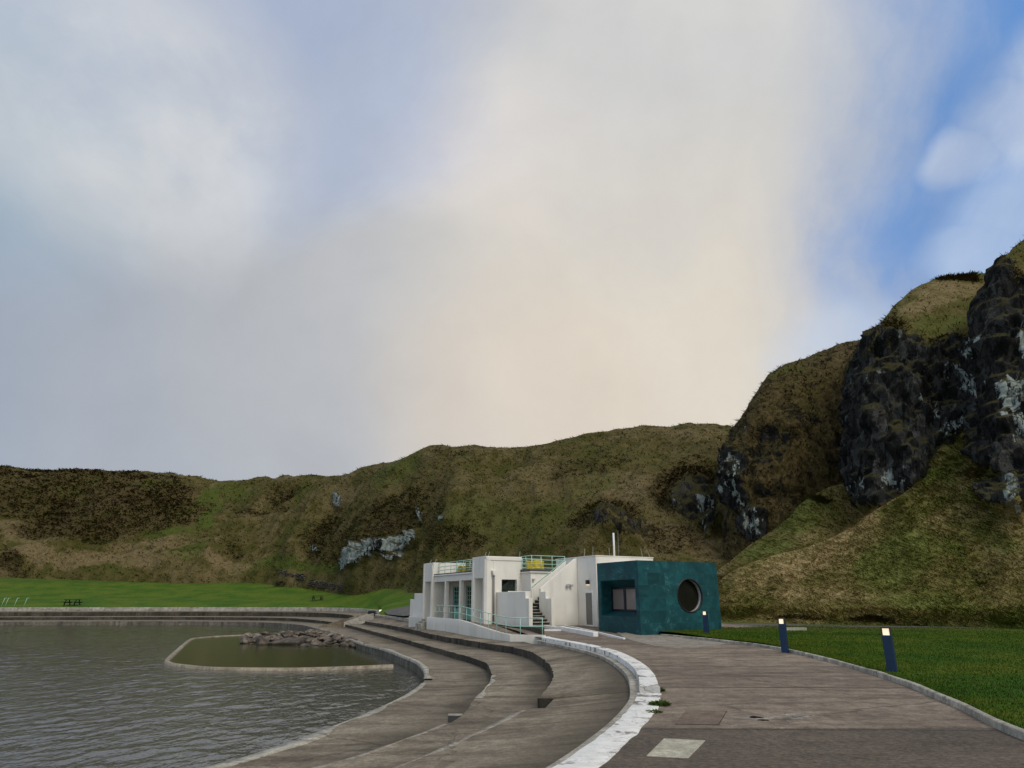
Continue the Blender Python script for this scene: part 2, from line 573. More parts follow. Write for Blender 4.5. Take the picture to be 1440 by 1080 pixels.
class MB:
    def __init__(self):
        self.v, self.f = [], []

    def add(self, vs, fs):
        k = len(self.v)
        self.v += [tuple(p) for p in vs]
        self.f += [tuple(i + k for i in q) for q in fs]
        return self

    def box(self, x0, x1, y0, y1, z0, z1):
        vs = [(x0, y0, z0), (x1, y0, z0), (x1, y1, z0), (x0, y1, z0), (x0, y0, z1), (x1, y0, z1), (x1, y1, z1), (x0, y1, z1)]
        return self.add(vs, [(0, 3, 2, 1), (4, 5, 6, 7), (0, 1, 5, 4), (1, 2, 6, 5), (2, 3, 7, 6), (3, 0, 4, 7)])

    def prism(self, poly, axis, lo, hi):
        """poly of 2-D points extruded along axis ('x': poly=(y,z), 'y': poly=(x,z), 'z': poly=(x,y))"""
        n = len(poly)

        def mk(p, w):
            return {'x': (w, p[0], p[1]), 'y': (p[0], w, p[1]), 'z': (p[0], p[1], w)}[axis]
        vs = [mk(p, lo) for p in poly] + [mk(p, hi) for p in poly]
        fs = [tuple(range(n))[::-1], tuple(range(n, 2 * n))]
        fs += [(i, (i + 1) % n, n + (i + 1) % n, n + i) for i in range(n)]
        return self.add(vs, fs)

    def tube(self, pts, r, n=8, cap=True):
        pts = [Vector(p) for p in pts]
        base = len(self.v)
        for i, p in enumerate(pts):
            d = (pts[min(i + 1, len(pts) - 1)] - pts[max(i - 1, 0)]).normalized()
            up = Vector((0, 0, 1)) if abs(d.z) < 0.9 else Vector((1, 0, 0))
            a = d.cross(up).normalized()
            b = d.cross(a).normalized()
            for k in range(n):
                w = 2 * math.pi * k / n
                self.v.append(tuple(p + a * (r * math.cos(w)) + b * (r * math.sin(w))))
        for i in range(len(pts) - 1):
            for k in range(n):
                q = base + i * n
                self.f.append((q + k, q + (k + 1) % n, q + n + (k + 1) % n, q + n + k))
        if cap:
            self.f.append(tuple(base + k for k in range(n))[::-1])
            e = base + (len(pts) - 1) * n
            self.f.append(tuple(e + k for k in range(n)))
        return self

    def cells(self, xs, ys, zs, solid):
        nx, ny, nz = len(xs) - 1, len(ys) - 1, len(zs) - 1
        idx = {}

        def vid(i, j, k):
            if (i, j, k) not in idx:
                idx[(i, j, k)] = len(self.v)
                self.v.append((xs[i], ys[j], zs[k]))
            return idx[(i, j, k)]

        def s(i, j, k):
            return 0 <= i < nx and 0 <= j < ny and 0 <= k < nz and solid(i, j, k)
        for i in range(nx):
            for j in range(ny):
                for k in range(nz):
                    if not s(i, j, k):
                        continue
                    c = [(i, j, k), (i + 1, j, k), (i + 1, j + 1, k), (i, j + 1, k), (i, j, k + 1), (i + 1, j, k + 1), (i + 1, j + 1, k + 1), (i, j + 1, k + 1)]
                    for d, q in (((0, 0, -1), (0, 3, 2, 1)), ((0, 0, 1), (4, 5, 6, 7)), ((0, -1, 0), (0, 1, 5, 4)),
                                 ((1, 0, 0), (1, 2, 6, 5)), ((0, 1, 0), (2, 3, 7, 6)), ((-1, 0, 0), (3, 0, 4, 7))):
                        if not s(i + d[0], j + d[1], k + d[2]):
                            self.f.append(tuple(vid(*c[w]) for w in q))
        return self

    def build(self, name, mat, parent=None, smooth=False, bevel=0.0):
        o = mesh_obj(name, self.v, self.f, mat, parent, smooth)
        if bevel:
            b = o.modifiers.new('bevel', 'BEVEL')
            b.width = bevel
            b.segments = 2
            b.limit_method = 'ANGLE'
            b.angle_limit = math.radians(40)
        return o


# ------------------------------------------------------------------ numpy noise
def _hash(ix, iy, iz, s):
    h = (ix * 374761393 + iy * 668265263 + iz * 2147483647 + s * 974711) & 0xFFFFFFFF
    h = ((h ^ (h >> 13)) * 1274126177) & 0xFFFFFFFF
    h = (h ^ (h >> 16)) & 0xFFFFFFFF
    h = (h * 2246822519) & 0xFFFFFFFF
    h = (h ^ (h >> 15)) & 0xFFFF
    return h / 65535.0


def vnoise(p, seed=0):
    """value noise in -1..1 for (n,3) points"""
    i = np.floor(p).astype(np.int64)
    f = p - i
    u = f * f * f * (f * (f * 6 - 15) + 10)
    r = 0
    for dx in (0, 1):
        for dy in (0, 1):
            for dz in (0, 1):
                w = (u[:, 0] if dx else 1 - u[:, 0]) * (u[:, 1] if dy else 1 - u[:, 1]) * (u[:, 2] if dz else 1 - u[:, 2])
                r = r + w * _hash(i[:, 0] + dx, i[:, 1] + dy, i[:, 2] + dz, seed)
    return r * 2 - 1


def fbm(p, scale, octv=4, seed=0, gain=0.5, ridged=False):
    a, r, tot = 1.0, 0, 0
    for o in range(octv):
        n = vnoise(p * (scale * 2.03 ** o) + 17.3 * o, seed + o)
        if ridged:
            n = 1 - 2 * np.abs(n)
        r = r + a * n
        tot += a
        a *= gain
    return r / tot


def sstep(x, a, b):
    t = np.clip((x - a) / (b - a), 0, 1)
    return t * t * (3 - 2 * t)


# ------------------------------------------------------------------ curves of the terraces (world metres)
def spline(pts, n):
    """Catmull-Rom through pts (any dimension), n samples evenly by chord length"""
    P = np.array(pts, float)
    d = np.linalg.norm(np.diff(P[:, :2], axis=0), axis=1)
    s = np.concatenate([[0], np.cumsum(d)])
    t = np.linspace(0, s[-1], n)
    m = np.zeros_like(P)
    m[1:-1] = (P[2:] - P[:-2]) / (s[2:] - s[:-2])[:, None]
    m[0] = (P[1] - P[0]) / (s[1] - s[0])
    m[-1] = (P[-1] - P[-2]) / (s[-1] - s[-2])
    k = np.clip(np.searchsorted(s, t, side='right') - 1, 0, len(P) - 2)
    h = (s[k + 1] - s[k])[:, None]
    u = ((t - s[k])[:, None]) / h
    return ((2 * u**3 - 3 * u**2 + 1) * P[k] + (u**3 - 2 * u**2 + u) * h * m[k] + (-2 * u**3 + 3 * u**2) * P[k + 1] + (u**3 - u**2) * h * m[k + 1])


def gz(x, y):
    """height of the yard round the buildings"""
    return 0.3 * sstep(np.asarray(y, float), 35.5, 43.0)


def pz(lst, z):
    return [G(a, b, z) + (z,) for a, b in lst]


NC = 1300
FS = 1.07


def farside(lst):
    return [(x * FS, y * FS, z) for x, y, z in lst]

F_near = pz([(442, 883), (470, 890), (506, 905), (537, 913), (562, 922), (584, 931), (595, 941), (598, 952), (592, 963), (567, 980), (525.5, 999.5), (470, 1021.7), (387, 1052), (292, 1078.6)], -0.9)
F_all = farside([(-110, 78, -.85), (-90, 84, -.85), (-70, 86.5, -.85), (-55, 88, -.85), (-42, 88.5, -.85), (-31, 85.5, -.85), (-23.0, 77, -.85)]) + F_near + [(-7, 10.8, -.9), (-10, 8.6, -.9), (-15, 6, -.9), (-24, 3, -.9), (-40, -1, -.9)]
E_near = pz([(478.6, 877), (496.7, 880.6), (520, 886.7), (541, 892), (569, 899), (590, 904.7), (630, 915.5), (671, 927), (685, 934), (691, 948), (688, 962), (667.5, 982.8)], -0.62)
E_not = pz([(651, 1005)], -0.62)
E_tail = pz([(630, 1015.8), (563, 1042), (480, 1069.6)], -0.62)
E_all = farside([(-112, 84, -.45), (-92, 90, -.45), (-71, 92.5, -.45), (-55, 94, -.45), (-42, 94.5, -.45), (-29.5, 90.5, -.45), (-22.0, 81, -.5)]) + E_near + E_not + E_tail + [(-4.1, 9.6, -.62), (-6.6, 7.3, -.62), (-11, 4.6, -.62), (-22, 0.5, -.62), (-40, -4, -.62)]
D_near = pz([(505, 872), (541, 878), (583, 886), (613, 893), (715, 909), (723, 910), (751, 918.5), (771.7, 934), (777.5, 948), (775, 960), (754, 982.8)], -0.3)
D_tail = pz([(737, 996), (674.5, 1028), (553, 1080)], -0.3)
D_all = farside([(-114, 89, .15), (-92, 95, .15), (-73, 97.5, .15), (-56, 99, .15), (-42, 99.5, .15), (-27.5, 95.5, .15), (-19.5, 86, 0.0)]) + D_near + D_tail + [(-2.6, 7.7, -.3), (-4.4, 5.6, -.3), (-7.5, 3.2, -.3), (-13, .5, -.3), (-24, -3, -.3), (-40, -8, -.3)]
C_px = [(764.7, 901.5), (792.5, 907), (820, 913), (848, 922), (872, 937.6), (882.8, 951.5), (885.5, 969), (882.8, 982.8), (858, 1010.5), (813, 1045), (775, 1069.6)]
C_all = farside([(-116, 96, .75), (-95, 100, .75), (-73, 103, .75), (-56, 104.5, .75), (-42, 105, .75), (-25.5, 100.5, .75), (-17, 89, .55)]) + [(-15.1, 79.5, .26), (-11.8, 70, .28), (-9.5, 62.7, .3), (-7.4, 57, .3), (-5.4, 52, .3), (-3.2, 47, .25), (-1.0, 41.5, .2), (0.5, 36.8, .05)] + pz(C_px, 0.0) + [(-.1, 7.3, 0), (-.9, 5.6, 0), (-2.2, 3.8, 0), (-4.2, 2.0, 0), (-7.5, 0, 0), (-14, -3, 0), (-40, -12, 0)]
cF, cE, cD, cC = (spline(x, NC) for x in (F_all, E_all, D_all, C_all))


def crumble(cv, amp, seed):
    t_ = np.gradient(cv[:, :2], axis=0); t_ /= np.linalg.norm(t_, axis=1)[:, None]
    q = np.column_stack([cv[:, 0], cv[:, 1], 0 * cv[:, 0]])
    n_ = fbm(q, 1.1, 4, seed, 0.65)
    bite = np.minimum(0, fbm(q, 0.55, 3, seed + 4) + 0.28) * 0.6
    cv[:, :2] += np.stack([-t_[:, 1], t_[:, 0]], 1) * (amp * n_)[:, None]
    cv[:, 2] += 0.25 * amp * n_ + 0.12 * bite
    return cv


kf = int(np.argmin(np.hypot(cD[:, 0] - G(754, 982.8, -.3)[0], cD[:, 1] - G(754, 982.8, -.3)[1])))
kn = int(np.argmin(np.hypot(cD[:, 0] - G(737, 996, -.3)[0], cD[:, 1] - G(737, 996, -.3)[1])))
cE = crumble(cE, 0.06, 31)
cD = crumble(cD, 0.07, 37)
slot = [tuple(cD[kf]), G(779, 982.8, -.3) + (-.3,), G(766, 996.3, -.3) + (-.3,), tuple(cD[kn])]
seg = []
for p_, q_ in zip(slot[:-1], slot[1:]):
    for u_ in np.linspace(0, 1, 6)[:-1]:
        seg.append(np.array(p_) * (1 - u_) + np.array(q_) * u_)
cD = np.concatenate([cD[:kf], np.array(seg), cD[kn:]])


def match(base, other):
    """resample 'other' so that sample i lies nearest to base sample i (monotone)"""
    d = spline([tuple(p) for p in other], 5200)
    out, j = [], 0
    for p in base:
        seg = d[j:j + 260]
        q = np.argmin(np.hypot(seg[:, 0] - p[0], seg[:, 1] - p[1]))
        j += int(q)
        out.append(d[j])
    return np.array(out)


def strip(name, A, B, mat, rows=1, kind='structure', za=None, zb=None, jag=0.0):
    """ruled sheet from curve A to curve B (equal sample counts)"""
    n = len(A)
    A = A.copy(); B = B.copy()
    if za is not None:
        A[:, 2] = za
    if zb is not None:
        B[:, 2] = zb
    V = np.concatenate([A + (B - A) * (r / rows) for r in range(rows + 1)])
    q = []
    i = np.arange(n - 1)
    for r in range(rows):
        q.append(np.stack([r * n + i, r * n + i + 1, (r + 1) * n + i + 1, (r + 1) * n + i], 1))
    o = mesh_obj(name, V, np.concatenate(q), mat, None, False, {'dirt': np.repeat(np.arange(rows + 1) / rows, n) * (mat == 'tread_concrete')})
    if kind:
        o['kind'] = kind
    return o


def grow(A, B, name, mat, kind='structure'):
    return strip(name, A, B, mat, 6, kind)


# treads: the upper surface above each edge runs back to the foot of the next riser
def edge_noise(A, amp, seed):
    A = A.copy()
    A[:, 2] += amp * vnoise(A * np.array([0.9, 0.9, 0]) , seed)
    return A


def tread(name, lower, upper, zup):
    """tread from edge 'lower' back to under edge 'upper' (foot level zup)"""
    U = match(lower, upper)
    W = U.copy()
    W[:, 2] = zup
    return lower, W


# pool edge wall + lip
Fe = edge_noise(cF, 0.012, 3)
Fdown = Fe.copy(); Fdown[:, 2] = -2.0
# per sample level of each tread at its back = its own edge level
E_on_F = match(cF, cE)
foot = E_on_F.copy(); foot[:, 2] = cF[:, 2] + 0.03
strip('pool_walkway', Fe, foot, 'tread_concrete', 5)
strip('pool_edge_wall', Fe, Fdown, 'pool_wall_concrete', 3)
D_on_E = match(cE, cD)
foot = D_on_E.copy(); foot[:, 2] = cE[:, 2] + 0.03
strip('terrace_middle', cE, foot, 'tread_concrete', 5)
dn = cE.copy(); dn[:, 2] -= 0.5
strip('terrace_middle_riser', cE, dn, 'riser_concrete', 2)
C_on_D = match(cD, cC)
fz = np.interp(C_on_D[:, 1], [0, 31, 35, 41, 47, 54, 64, 80, 95, 110], [-.13, -.13, -.25, -.25, -.1, .04, .06, .12, .2, .2])
foot = C_on_D.copy(); foot[:, 2] = np.maximum(fz, cD[:, 2] + 0.02)
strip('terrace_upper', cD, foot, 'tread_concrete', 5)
dn = cD.copy(); dn[:, 2] -= 0.8
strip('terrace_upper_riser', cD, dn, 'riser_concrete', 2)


def offset(cv, d):
    """offset a plan curve to its landward (outer) side"""
    t = np.gradient(cv[:, :2], axis=0)
    t /= np.linalg.norm(t, axis=1)[:, None] + 1e-9
    nrm = np.stack([-t[:, 1], t[:, 0]], 1)
    o = cv.copy()
    o[:, :2] += nrm * d
    return o


# which sign is outer: the land lies to +x at y=20
k20 = int(np.argmin(np.hypot(cC[:, 0] - 2.8, cC[:, 1] - 20)))
sg = 1.0 if offset(cC, 1.0)[k20, 0] > cC[k20, 0] else -1.0


def off(cv, d):
    return offset(cv, sg * d)


# finer copy of C for the kerbs
cK = spline(C_all, 1400)
cK[:, 2] = np.where(cK[:, 1] < 35, 0.0, cK[:, 2])


def sub(y0, y1, branch='near'):
    m = (cK[:, 1] >= y0) & (cK[:, 1] <= y1)
    if branch == 'near':
        m &= cK[:, 0] > -45
    return cK[m]


def kerb_mesh(cv, d0, d1, z0, z1, mat, name, jit=0.0, close=True, seed=5):
    """solid kerb between offsets d0..d1, from z0 up to z1 (relative to the curve)"""
    a, b = off(cv, d0), off(cv, d1)
    n = len(cv)
    if jit:
        j = jit * fbm(np.column_stack([cv[:, 0], cv[:, 1], cv[:, 2] * 0]), 2.2, 3, seed)
        b[:, :2] += (b[:, :2] - a[:, :2]) / max(1e-6, (d1 - d0)) * j[:, None]
        j2 = jit * 0.5 * fbm(np.column_stack([cv[:, 0], cv[:, 1], cv[:, 2] * 0]), 3.5, 3, seed + 9)
        a[:, :2] += (a[:, :2] - b[:, :2]) / max(1e-6, (d1 - d0)) * j2[:, None]
    base = cv[:, 2]
    rows = []
    for P, z in ((a, z0), (a, z1), (b, z1), (b, z0)):
        Q = P.copy(); Q[:, 2] = base + z
        rows.append(Q)
    V = np.concatenate(rows)
    i = np.arange(n - 1)
    f = []
    for r in range(3):
        f.append(np.stack([r * n + i, (r + 1) * n + i, (r + 1) * n + i + 1, r * n + i + 1], 1))
    f = np.concatenate(f)
    caps = np.array([[0, n, 2 * n, 3 * n], [n - 1, 4 * n - 1, 3 * n - 1, 2 * n - 1]])
    o = mesh_obj(name, V, np.concatenate([f, caps]), mat)
    o['kind'] = 'structure'
    bm = o.modifiers.new('bevel', 'BEVEL'); bm.width = 0.015; bm.segments = 2; bm.limit_method = 'ANGLE'
    return o


near = sub(-30, 14.25)
far = sub(14.4, 33.6)
ledge = sub(-30, 33.6)
kerb_mesh(ledge, 0.0, 0.24, -0.8, -0.03, 'kerb_concrete', 'kerb_ledge')
kerb_mesh(near, 0.14, 0.58, -0.25, 0.012, 'peeling_white', 'kerb_painted_flush', 0.045)
kerb_mesh(far, 0.20, 0.58, -0.25, 0.115, 'peeling_white', 'kerb_painted_raised', 0.015, seed=8)
# crumbly kerb beyond the pavilion and lawn edge round the far side
farC = cK[(cK[:, 1] > 57.5) & (cK[:, 1] < 80)]
kerb_mesh(farC, 0.0, 0.5, -0.6, 0.0, 'kerb_concrete', 'kerb_crumbling', 0.05)
farL = cK[(cK[:, 1] > 87)]
kerb_mesh(farL, 0.0, 0.45, -0.9, 0.0, 'kerb_concrete', 'lawn_edge_kerb', 0.03)

# lips: pale worn nosings on the pool edge
pl = spline(F_all, 1400)
pl = pl[(pl[:, 1] < 70)]
sgF = 1.0 if offset(pl, 1.0)[int(np.argmin(np.abs(pl[:, 1] - 20))), 0] > pl[int(np.argmin(np.abs(pl[:, 1] - 20))), 0] else -1.0


def lip(cv, w, hgt, name, brk, sgn, front=0.03, mat='kerb_concrete'):
    n0 = vnoise(np.column_stack([cv[:, 0], cv[:, 1], 0 * cv[:, 0]]) * brk, 4)
    wv = np.maximum(0.02, w * (0.75 + 0.9 * n0))
    t = np.gradient(cv[:, :2], axis=0)
    t /= np.linalg.norm(t, axis=1)[:, None]
    nr = np.stack([-t[:, 1], t[:, 0]], 1) * sgn
    a, b = cv.copy(), cv.copy()
    a[:, :2] -= nr * front
    b[:, :2] += nr * wv[:, None]
    n = len(cv)
    rows = []
    for P, z in ((a, -0.06), (a, hgt), (b, hgt), (b, -0.05)):
        Q = P.copy(); Q[:, 2] += z
        rows.append(Q)
    V = np.concatenate(rows)
    i = np.arange(n - 1)
    f = np.concatenate([np.stack([r * n + i, (r + 1) * n + i, (r + 1) * n + i + 1, r * n + i + 1], 1) for r in range(3)])
    o = mesh_obj(name, V, f, mat)
    o['kind'] = 'structure'


lip(pl[(pl[:, 1] > 25.3) & (pl[:, 1] < 70)], 0.24, 0.05, 'pool_kerb', 0.4, sgF)
lip(pl[(pl[:, 1] <= 24.6)], 0.26, 0.014, 'pool_kerb_low', 0.6, sgF)


def side_sign(cv):
    k = int(np.argmin(np.abs(cv[:, 1] - 20) + 100 * (np.abs(cv[:, 0]) > 6)))
    return 1.0 if offset(cv, 1.0)[k, 0] > cv[k, 0] else -1.0


lip(cD[(cD[:, 1] < 14.6) & (cD[:, 0] > -30)], 0.10, 0.008, 'step_nosing', 0.9, side_sign(cD), 0.012, 'apron_concrete')
lip(cE[(cE[:, 1] < 15.0) & (cE[:, 0] > -30)], 0.10, 0.008, 'step_nosing', 0.9, side_sign(cE), 0.012, 'apron_concrete')
lip(cE[(cE[:, 1] > 18.5) & (cE[:, 1] < 24)], 0.12, 0.012, 'step_nosing', 1.2, side_sign(cE), 0.012, 'kerb_concrete')

# the two square notches near the camera: one cut out, one painted dark
def quad_block(name, pts, z0, z1, mat, kind='structure'):
    n = len(pts)
    b = MB()
    b.prism(pts, 'z', z0, z1)
    o = b.build(name, mat, None, False, 0.012)
    o['kind'] = kind
    return o


qa = [G(754, 981, -.3), G(778, 981, -.3), G(764, 996.5, -.3), G(737, 996.5, -.3)]
quad_block('terrace_slot_floor', [G(745, 980, -.3), G(790, 980, -.3), G(790, 1000, -.3), G(735, 1000, -.3)], -0.9, -0.585, 'riser_concrete')
quad_block('terrace_notch', [G(630, 1004, -.62), G(651, 1004, -.62), G(648, 1006.5, -.62), G(630, 1006.5, -.62)], -0.9, -0.612, 'kerb_concrete')
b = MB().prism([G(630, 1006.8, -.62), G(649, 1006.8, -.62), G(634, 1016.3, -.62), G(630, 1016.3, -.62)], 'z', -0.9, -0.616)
o = b.build('terrace_shade_block', 'step_dark'); o['kind'] = 'structure'  # solid block; the shade of the notch is put into its dark colour

# transverse ramp where the near terraces meet the far ones
rp = [G(447, 882, -.85) + (-.80,), G(512, 863.2, .4) + (.42,), G(525, 864.8, .3) + (.36,), G(470, 880.5, -.8) + (-.72,)]
V = [rp[0], rp[3], rp[2], rp[1]]
low = [(p[0], p[1], -1.6) for p in V]
o = mesh_obj('ramp_path', V + low, [(0, 1, 2, 3), (0, 4, 5, 1), (1, 5, 6, 2), (2, 6, 7, 3), (3, 7, 4, 0)], 'tread_concrete')
o['kind'] = 'structure'
b = MB()
p0, p1 = Vector(rp[3]), Vector(rp[2])
for q0, q1 in ((p0, p1),):
    d = Vector((0.12, -0.3, 0))
    vs = [q0 + d, q0 - d, q1 - d, q1 + d]
    b.add([tuple(v + Vector((0, 0, -.6))) for v in vs] + [tuple(v + Vector((0, 0, .1))) for v in vs],
          [(4, 5, 6, 7), (0, 1, 5, 4), (1, 2, 6, 5), (2, 3, 7, 6), (3, 0, 4, 7)])
o = b.build('ramp_kerb', 'kerb_concrete'); o['kind'] = 'structure'

# ------------------------------------------------------------------ water
rws = 8.5 * np.exp(np.arange(0, 560) * 0.0049)
azs = np.concatenate([np.linspace(-1.25, -0.72, 60)[:-1], np.linspace(-0.72, 0.02, 240), np.linspace(0.02, 0.5, 12)[1:]])
RR, AA_ = np.meshgrid(rws, azs, indexing='ij')
wx, wy = RR * np.sin(AA_), RR * np.cos(AA_)
wp = np.column_stack([wx.ravel(), wy.ravel(), np.zeros(wx.size)])
ca_, sa_ = math.cos(0.42), math.sin(0.42)
wq = np.column_stack([(wp[:, 0] * ca_ - wp[:, 1] * sa_), (wp[:, 0] * sa_ + wp[:, 1] * ca_) * 0.42, wp[:, 2]])
wq2 = np.column_stack([(wp[:, 0] * math.cos(.8) - wp[:, 1] * math.sin(.8)), (wp[:, 0] * math.sin(.8) + wp[:, 1] * math.cos(.8)) * 0.5, wp[:, 2]])
hgt = 0.040 * fbm(wq, 1.3, 2, 91, 0.5, True) + 0.028 * fbm(wq2, 2.4, 2, 95, 0.5, True)
calm = 0.5 + 0.5 * sstep(fbm(wp * np.array([0.3, 1.0, 1]), 0.05, 3, 98), -0.35, 0.25)
dark_band = sstep(wp[:, 1], 46, 53) * sstep(-wp[:, 1], -68, -59) * sstep(-wp[:, 0], 26, 40)
hgt *= calm * (1 - 0.7 * dark_band)
wp[:, 2] = -1.32 + hgt
widx = np.arange(wx.size).reshape(wx.shape)
wf = np.stack([widx[:-1, :-1].ravel(), widx[:-1, 1:].ravel(), widx[1:, 1:].ravel(), widx[1:, :-1].ravel()], 1)
o = mesh_obj('pool_water', wp, wf, 'pool_water', None, True)
o['kind'] = 'structure'
lag = [G(552, 934.5, -1.2), G(480, 938, -1.2), G(400, 939.3, -1.2), G(300, 938.3, -1.2), G(262, 935, -1.2), G(242, 932.2, -1.2), G(235, 929, -1.2), G(240, 923, -1.2), G(252, 912, -1.2), G(268, 899, -1.2), G(276, 896.8, -1.2), G(310, 894, -1.2), G(343, 892.5, -1.2)]
lg = spline([p + (-1.22,) for p in lag], 160)
back = [(-19, 60), (-12, 55), (-9, 45), (-6.8, 37)]
poly = [tuple(p[:2]) + (-1.262,) for p in lg] + [p + (-1.262,) for p in back]
o = mesh_obj('still_water', poly, [tuple(range(len(poly)))], 'still_water')
o['kind'] = 'structure'
t_ = np.gradient(lg[:, :2], axis=0); t_ /= np.linalg.norm(t_, axis=1)[:, None]
nr_ = np.stack([-t_[:, 1], t_[:, 0]], 1)
a_, b_ = lg.copy(), lg.copy()
a_[:, :2] -= nr_ * 0.11; b_[:, :2] += nr_ * 0.11
rows = []
zt = 0.03 * vnoise(lg * np.array([0.5, 0.5, 0]), 2)
for P, z in ((a_, -2.0), (a_, -1.19), (b_, -1.19), (b_, -2.0)):
    Q = P.copy(); Q[:, 2] = z + (zt * 0.5 if z > -1.5 else 0)
    rows.append(Q)
V = np.concatenate(rows); n = len(lg); i = np.arange(n - 1)
f = np.concatenate([np.stack([r * n + i, (r + 1) * n + i, (r + 1) * n + i + 1, r * n + i + 1], 1) for r in range(3)])
o = mesh_obj('paddling_pool_wall', V, f, 'worn_kerb')
tag(o, 'low pale concrete wall curving round the still green water', 'wall')

# ------------------------------------------------------------------ ground sheets
o = mesh_obj('ground', [(-900, -300, -2.2), (900, -300, -2.2), (900, 1200, -2.2), (-900, 1200, -2.2)], [(0, 1, 2, 3)], 'soil')
o['kind'] = 'structure'

KR = [(1.5, -16), (3.6, -6), (5.0, 0), (6.1, 5.5)] + [G(a, b, 0.1) for a, b in [(1440, 1030), (1340, 985), (1250, 950), (1160, 925), (1075, 907), (1010, 899.5), (950, 893.5)]]
KR = KR + [(KR[-1][0] - 0.5, KR[-1][1] + 1.2)]
KY = KR[-1][1]
kr = spline([p + (0.0,) for p in KR], 240)


def right_edge(y):
    return np.interp(y, kr[:, 1], kr[:, 0], right=14.0)


# promenade surface
A_out = off(cK, 0.5)
sel = (A_out[:, 1] > -14) & (A_out[:, 1] < 75) & (A_out[:, 0] > -18)
ao = A_out[sel]
ao = ao[np.argsort(ao[:, 1])]
ys = np.concatenate([np.linspace(-12, 36, 150), np.linspace(36.3, 57, 50)])
xl = np.interp(ys, ao[:, 1], ao[:, 0])
xr = np.where(ys < KY, right_edge(ys), 15.0)
xr = np.where(ys > 46, 15 - (ys - 46) * 0.5, xr)
ncx = 24
V, fs = [], []
for a, b, y in zip(xl, xr, ys):
    for k in range(ncx):
        x = a + (b - a) * k / (ncx - 1)
        V.append((x, y, float(gz(x, y))))
V = np.array(V)
idx = np.arange(len(ys) * ncx).reshape(len(ys), ncx)
fq = np.stack([idx[:-1, :-1].ravel(), idx[:-1, 1:].ravel(), idx[1:, 1:].ravel(), idx[1:, :-1].ravel()], 1)
o = mesh_obj('path', V, fq, 'path_concrete', None, True)
o['kind'] = 'structure'

# pale apron in front of the tiled block
ap = [(878, 897.5), (893, 902), (921, 908.5), (945, 911), (975, 911), (1003, 908.5), (1022, 905.5), (1004, 901.5), (980, 899), (948, 894.2), (921, 893.6), (896, 892.4), (870, 887), (850, 882.5), (846, 884)]
apv = [G(a, b_, 0.0) for a, b_ in ap]
apv = [(x, y, float(gz(x, y)) + 0.006) for x, y in apv]
o = mesh_obj('apron', apv, [tuple(range(len(apv)))], 'apron_concrete')
o['kind'] = 'structure'

# right-hand kerb of the promenade
a_, b_ = kr.copy(), kr.copy()
t_ = np.gradient(kr[:, :2], axis=0); t_ /= np.linalg.norm(t_, axis=1)[:, None]
nr_ = np.stack([t_[:, 1], -t_[:, 0]], 1)
b_[:, :2] += nr_ * 0.10
zj = 0.012 * vnoise(kr * np.array([0.8, 0.8, 0]), 12)
rows = []
for P, z in ((a_, -0.2), (a_, 0.10), (b_, 0.11), (b_, -0.2)):
    Q = P.copy(); Q[:, 2] = z + (zj if z > 0 else 0)
    rows.append(Q)
V = np.concatenate(rows); n = len(kr); i = np.arange(n - 1)
f = np.concatenate([np.stack([r * n + i, (r + 1) * n + i, (r + 1) * n + i + 1, r * n + i + 1], 1) for r in range(3)])
o = mesh_obj('lawn_kerb', V, f, 'kerb_concrete')
o['kind'] = 'structure'
bm_ = o.modifiers.new('bevel', 'BEVEL'); bm_.width = 0.02; bm_.segments = 2; bm_.limit_method = 'ANGLE'


def lawn_h(x, y):
    h = 0.075 + 0.22 * sstep(y, 20, 46) + 0.0 * x
    return h + 0.03 * vnoise(np.column_stack([x * 0.25, y * 0.25, 0 * x]), 6)


ys = np.concatenate([np.linspace(-14, 36, 140), np.linspace(36.3, 60, 60)])
V = []
ncx = 70
for y in ys:
    x0 = float(np.interp(y, kr[:, 1], kr[:, 0])) + 0.125
    if y > KY:
        x0 = kr[-1, 0] + (y - KY) * 0.15
    tt = np.linspace(0, 1, ncx) ** 1.6
    x = x0 + tt * (70 - x0)
    V.append(np.column_stack([x, np.full(ncx, y), lawn_h(x, np.full(ncx, y))]))
V = np.concatenate(V)
idx = np.arange(len(V)).reshape(len(ys), ncx)
fq = np.stack([idx[:-1, :-1].ravel(), idx[:-1, 1:].ravel(), idx[1:, 1:].ravel(), idx[1:, :-1].ravel()], 1)
lawn_v, lawn_f = V, fq
o = mesh_obj('lawn', V, fq, 'lawn_grass', None, True, {'rnd': np.zeros(len(V)), 'wear': sstep(V[:, 1], 34, 44)})
o['kind'] = 'structure'

# gravel track behind the lawn
gp0 = spline([(9.5, 42.5, 0), (16, 42.3, 0), (22, 40.8, 0), (30, 38, 0), (38, 36.2, 0), (60, 32, 0)], 80)
gp1 = spline([(9.5, 47, 0), (16, 45.6, 0), (22, 42.4, 0), (30, 39.2, 0), (38, 37.2, 0), (60, 33, 0)], 80)
for g_ in (gp0, gp1):
    g_[:, 2] = lawn_h(g_[:, 0], g_[:, 1]) + 0.015
strip('gravel_track', gp0, gp1, 'gravel', 4)

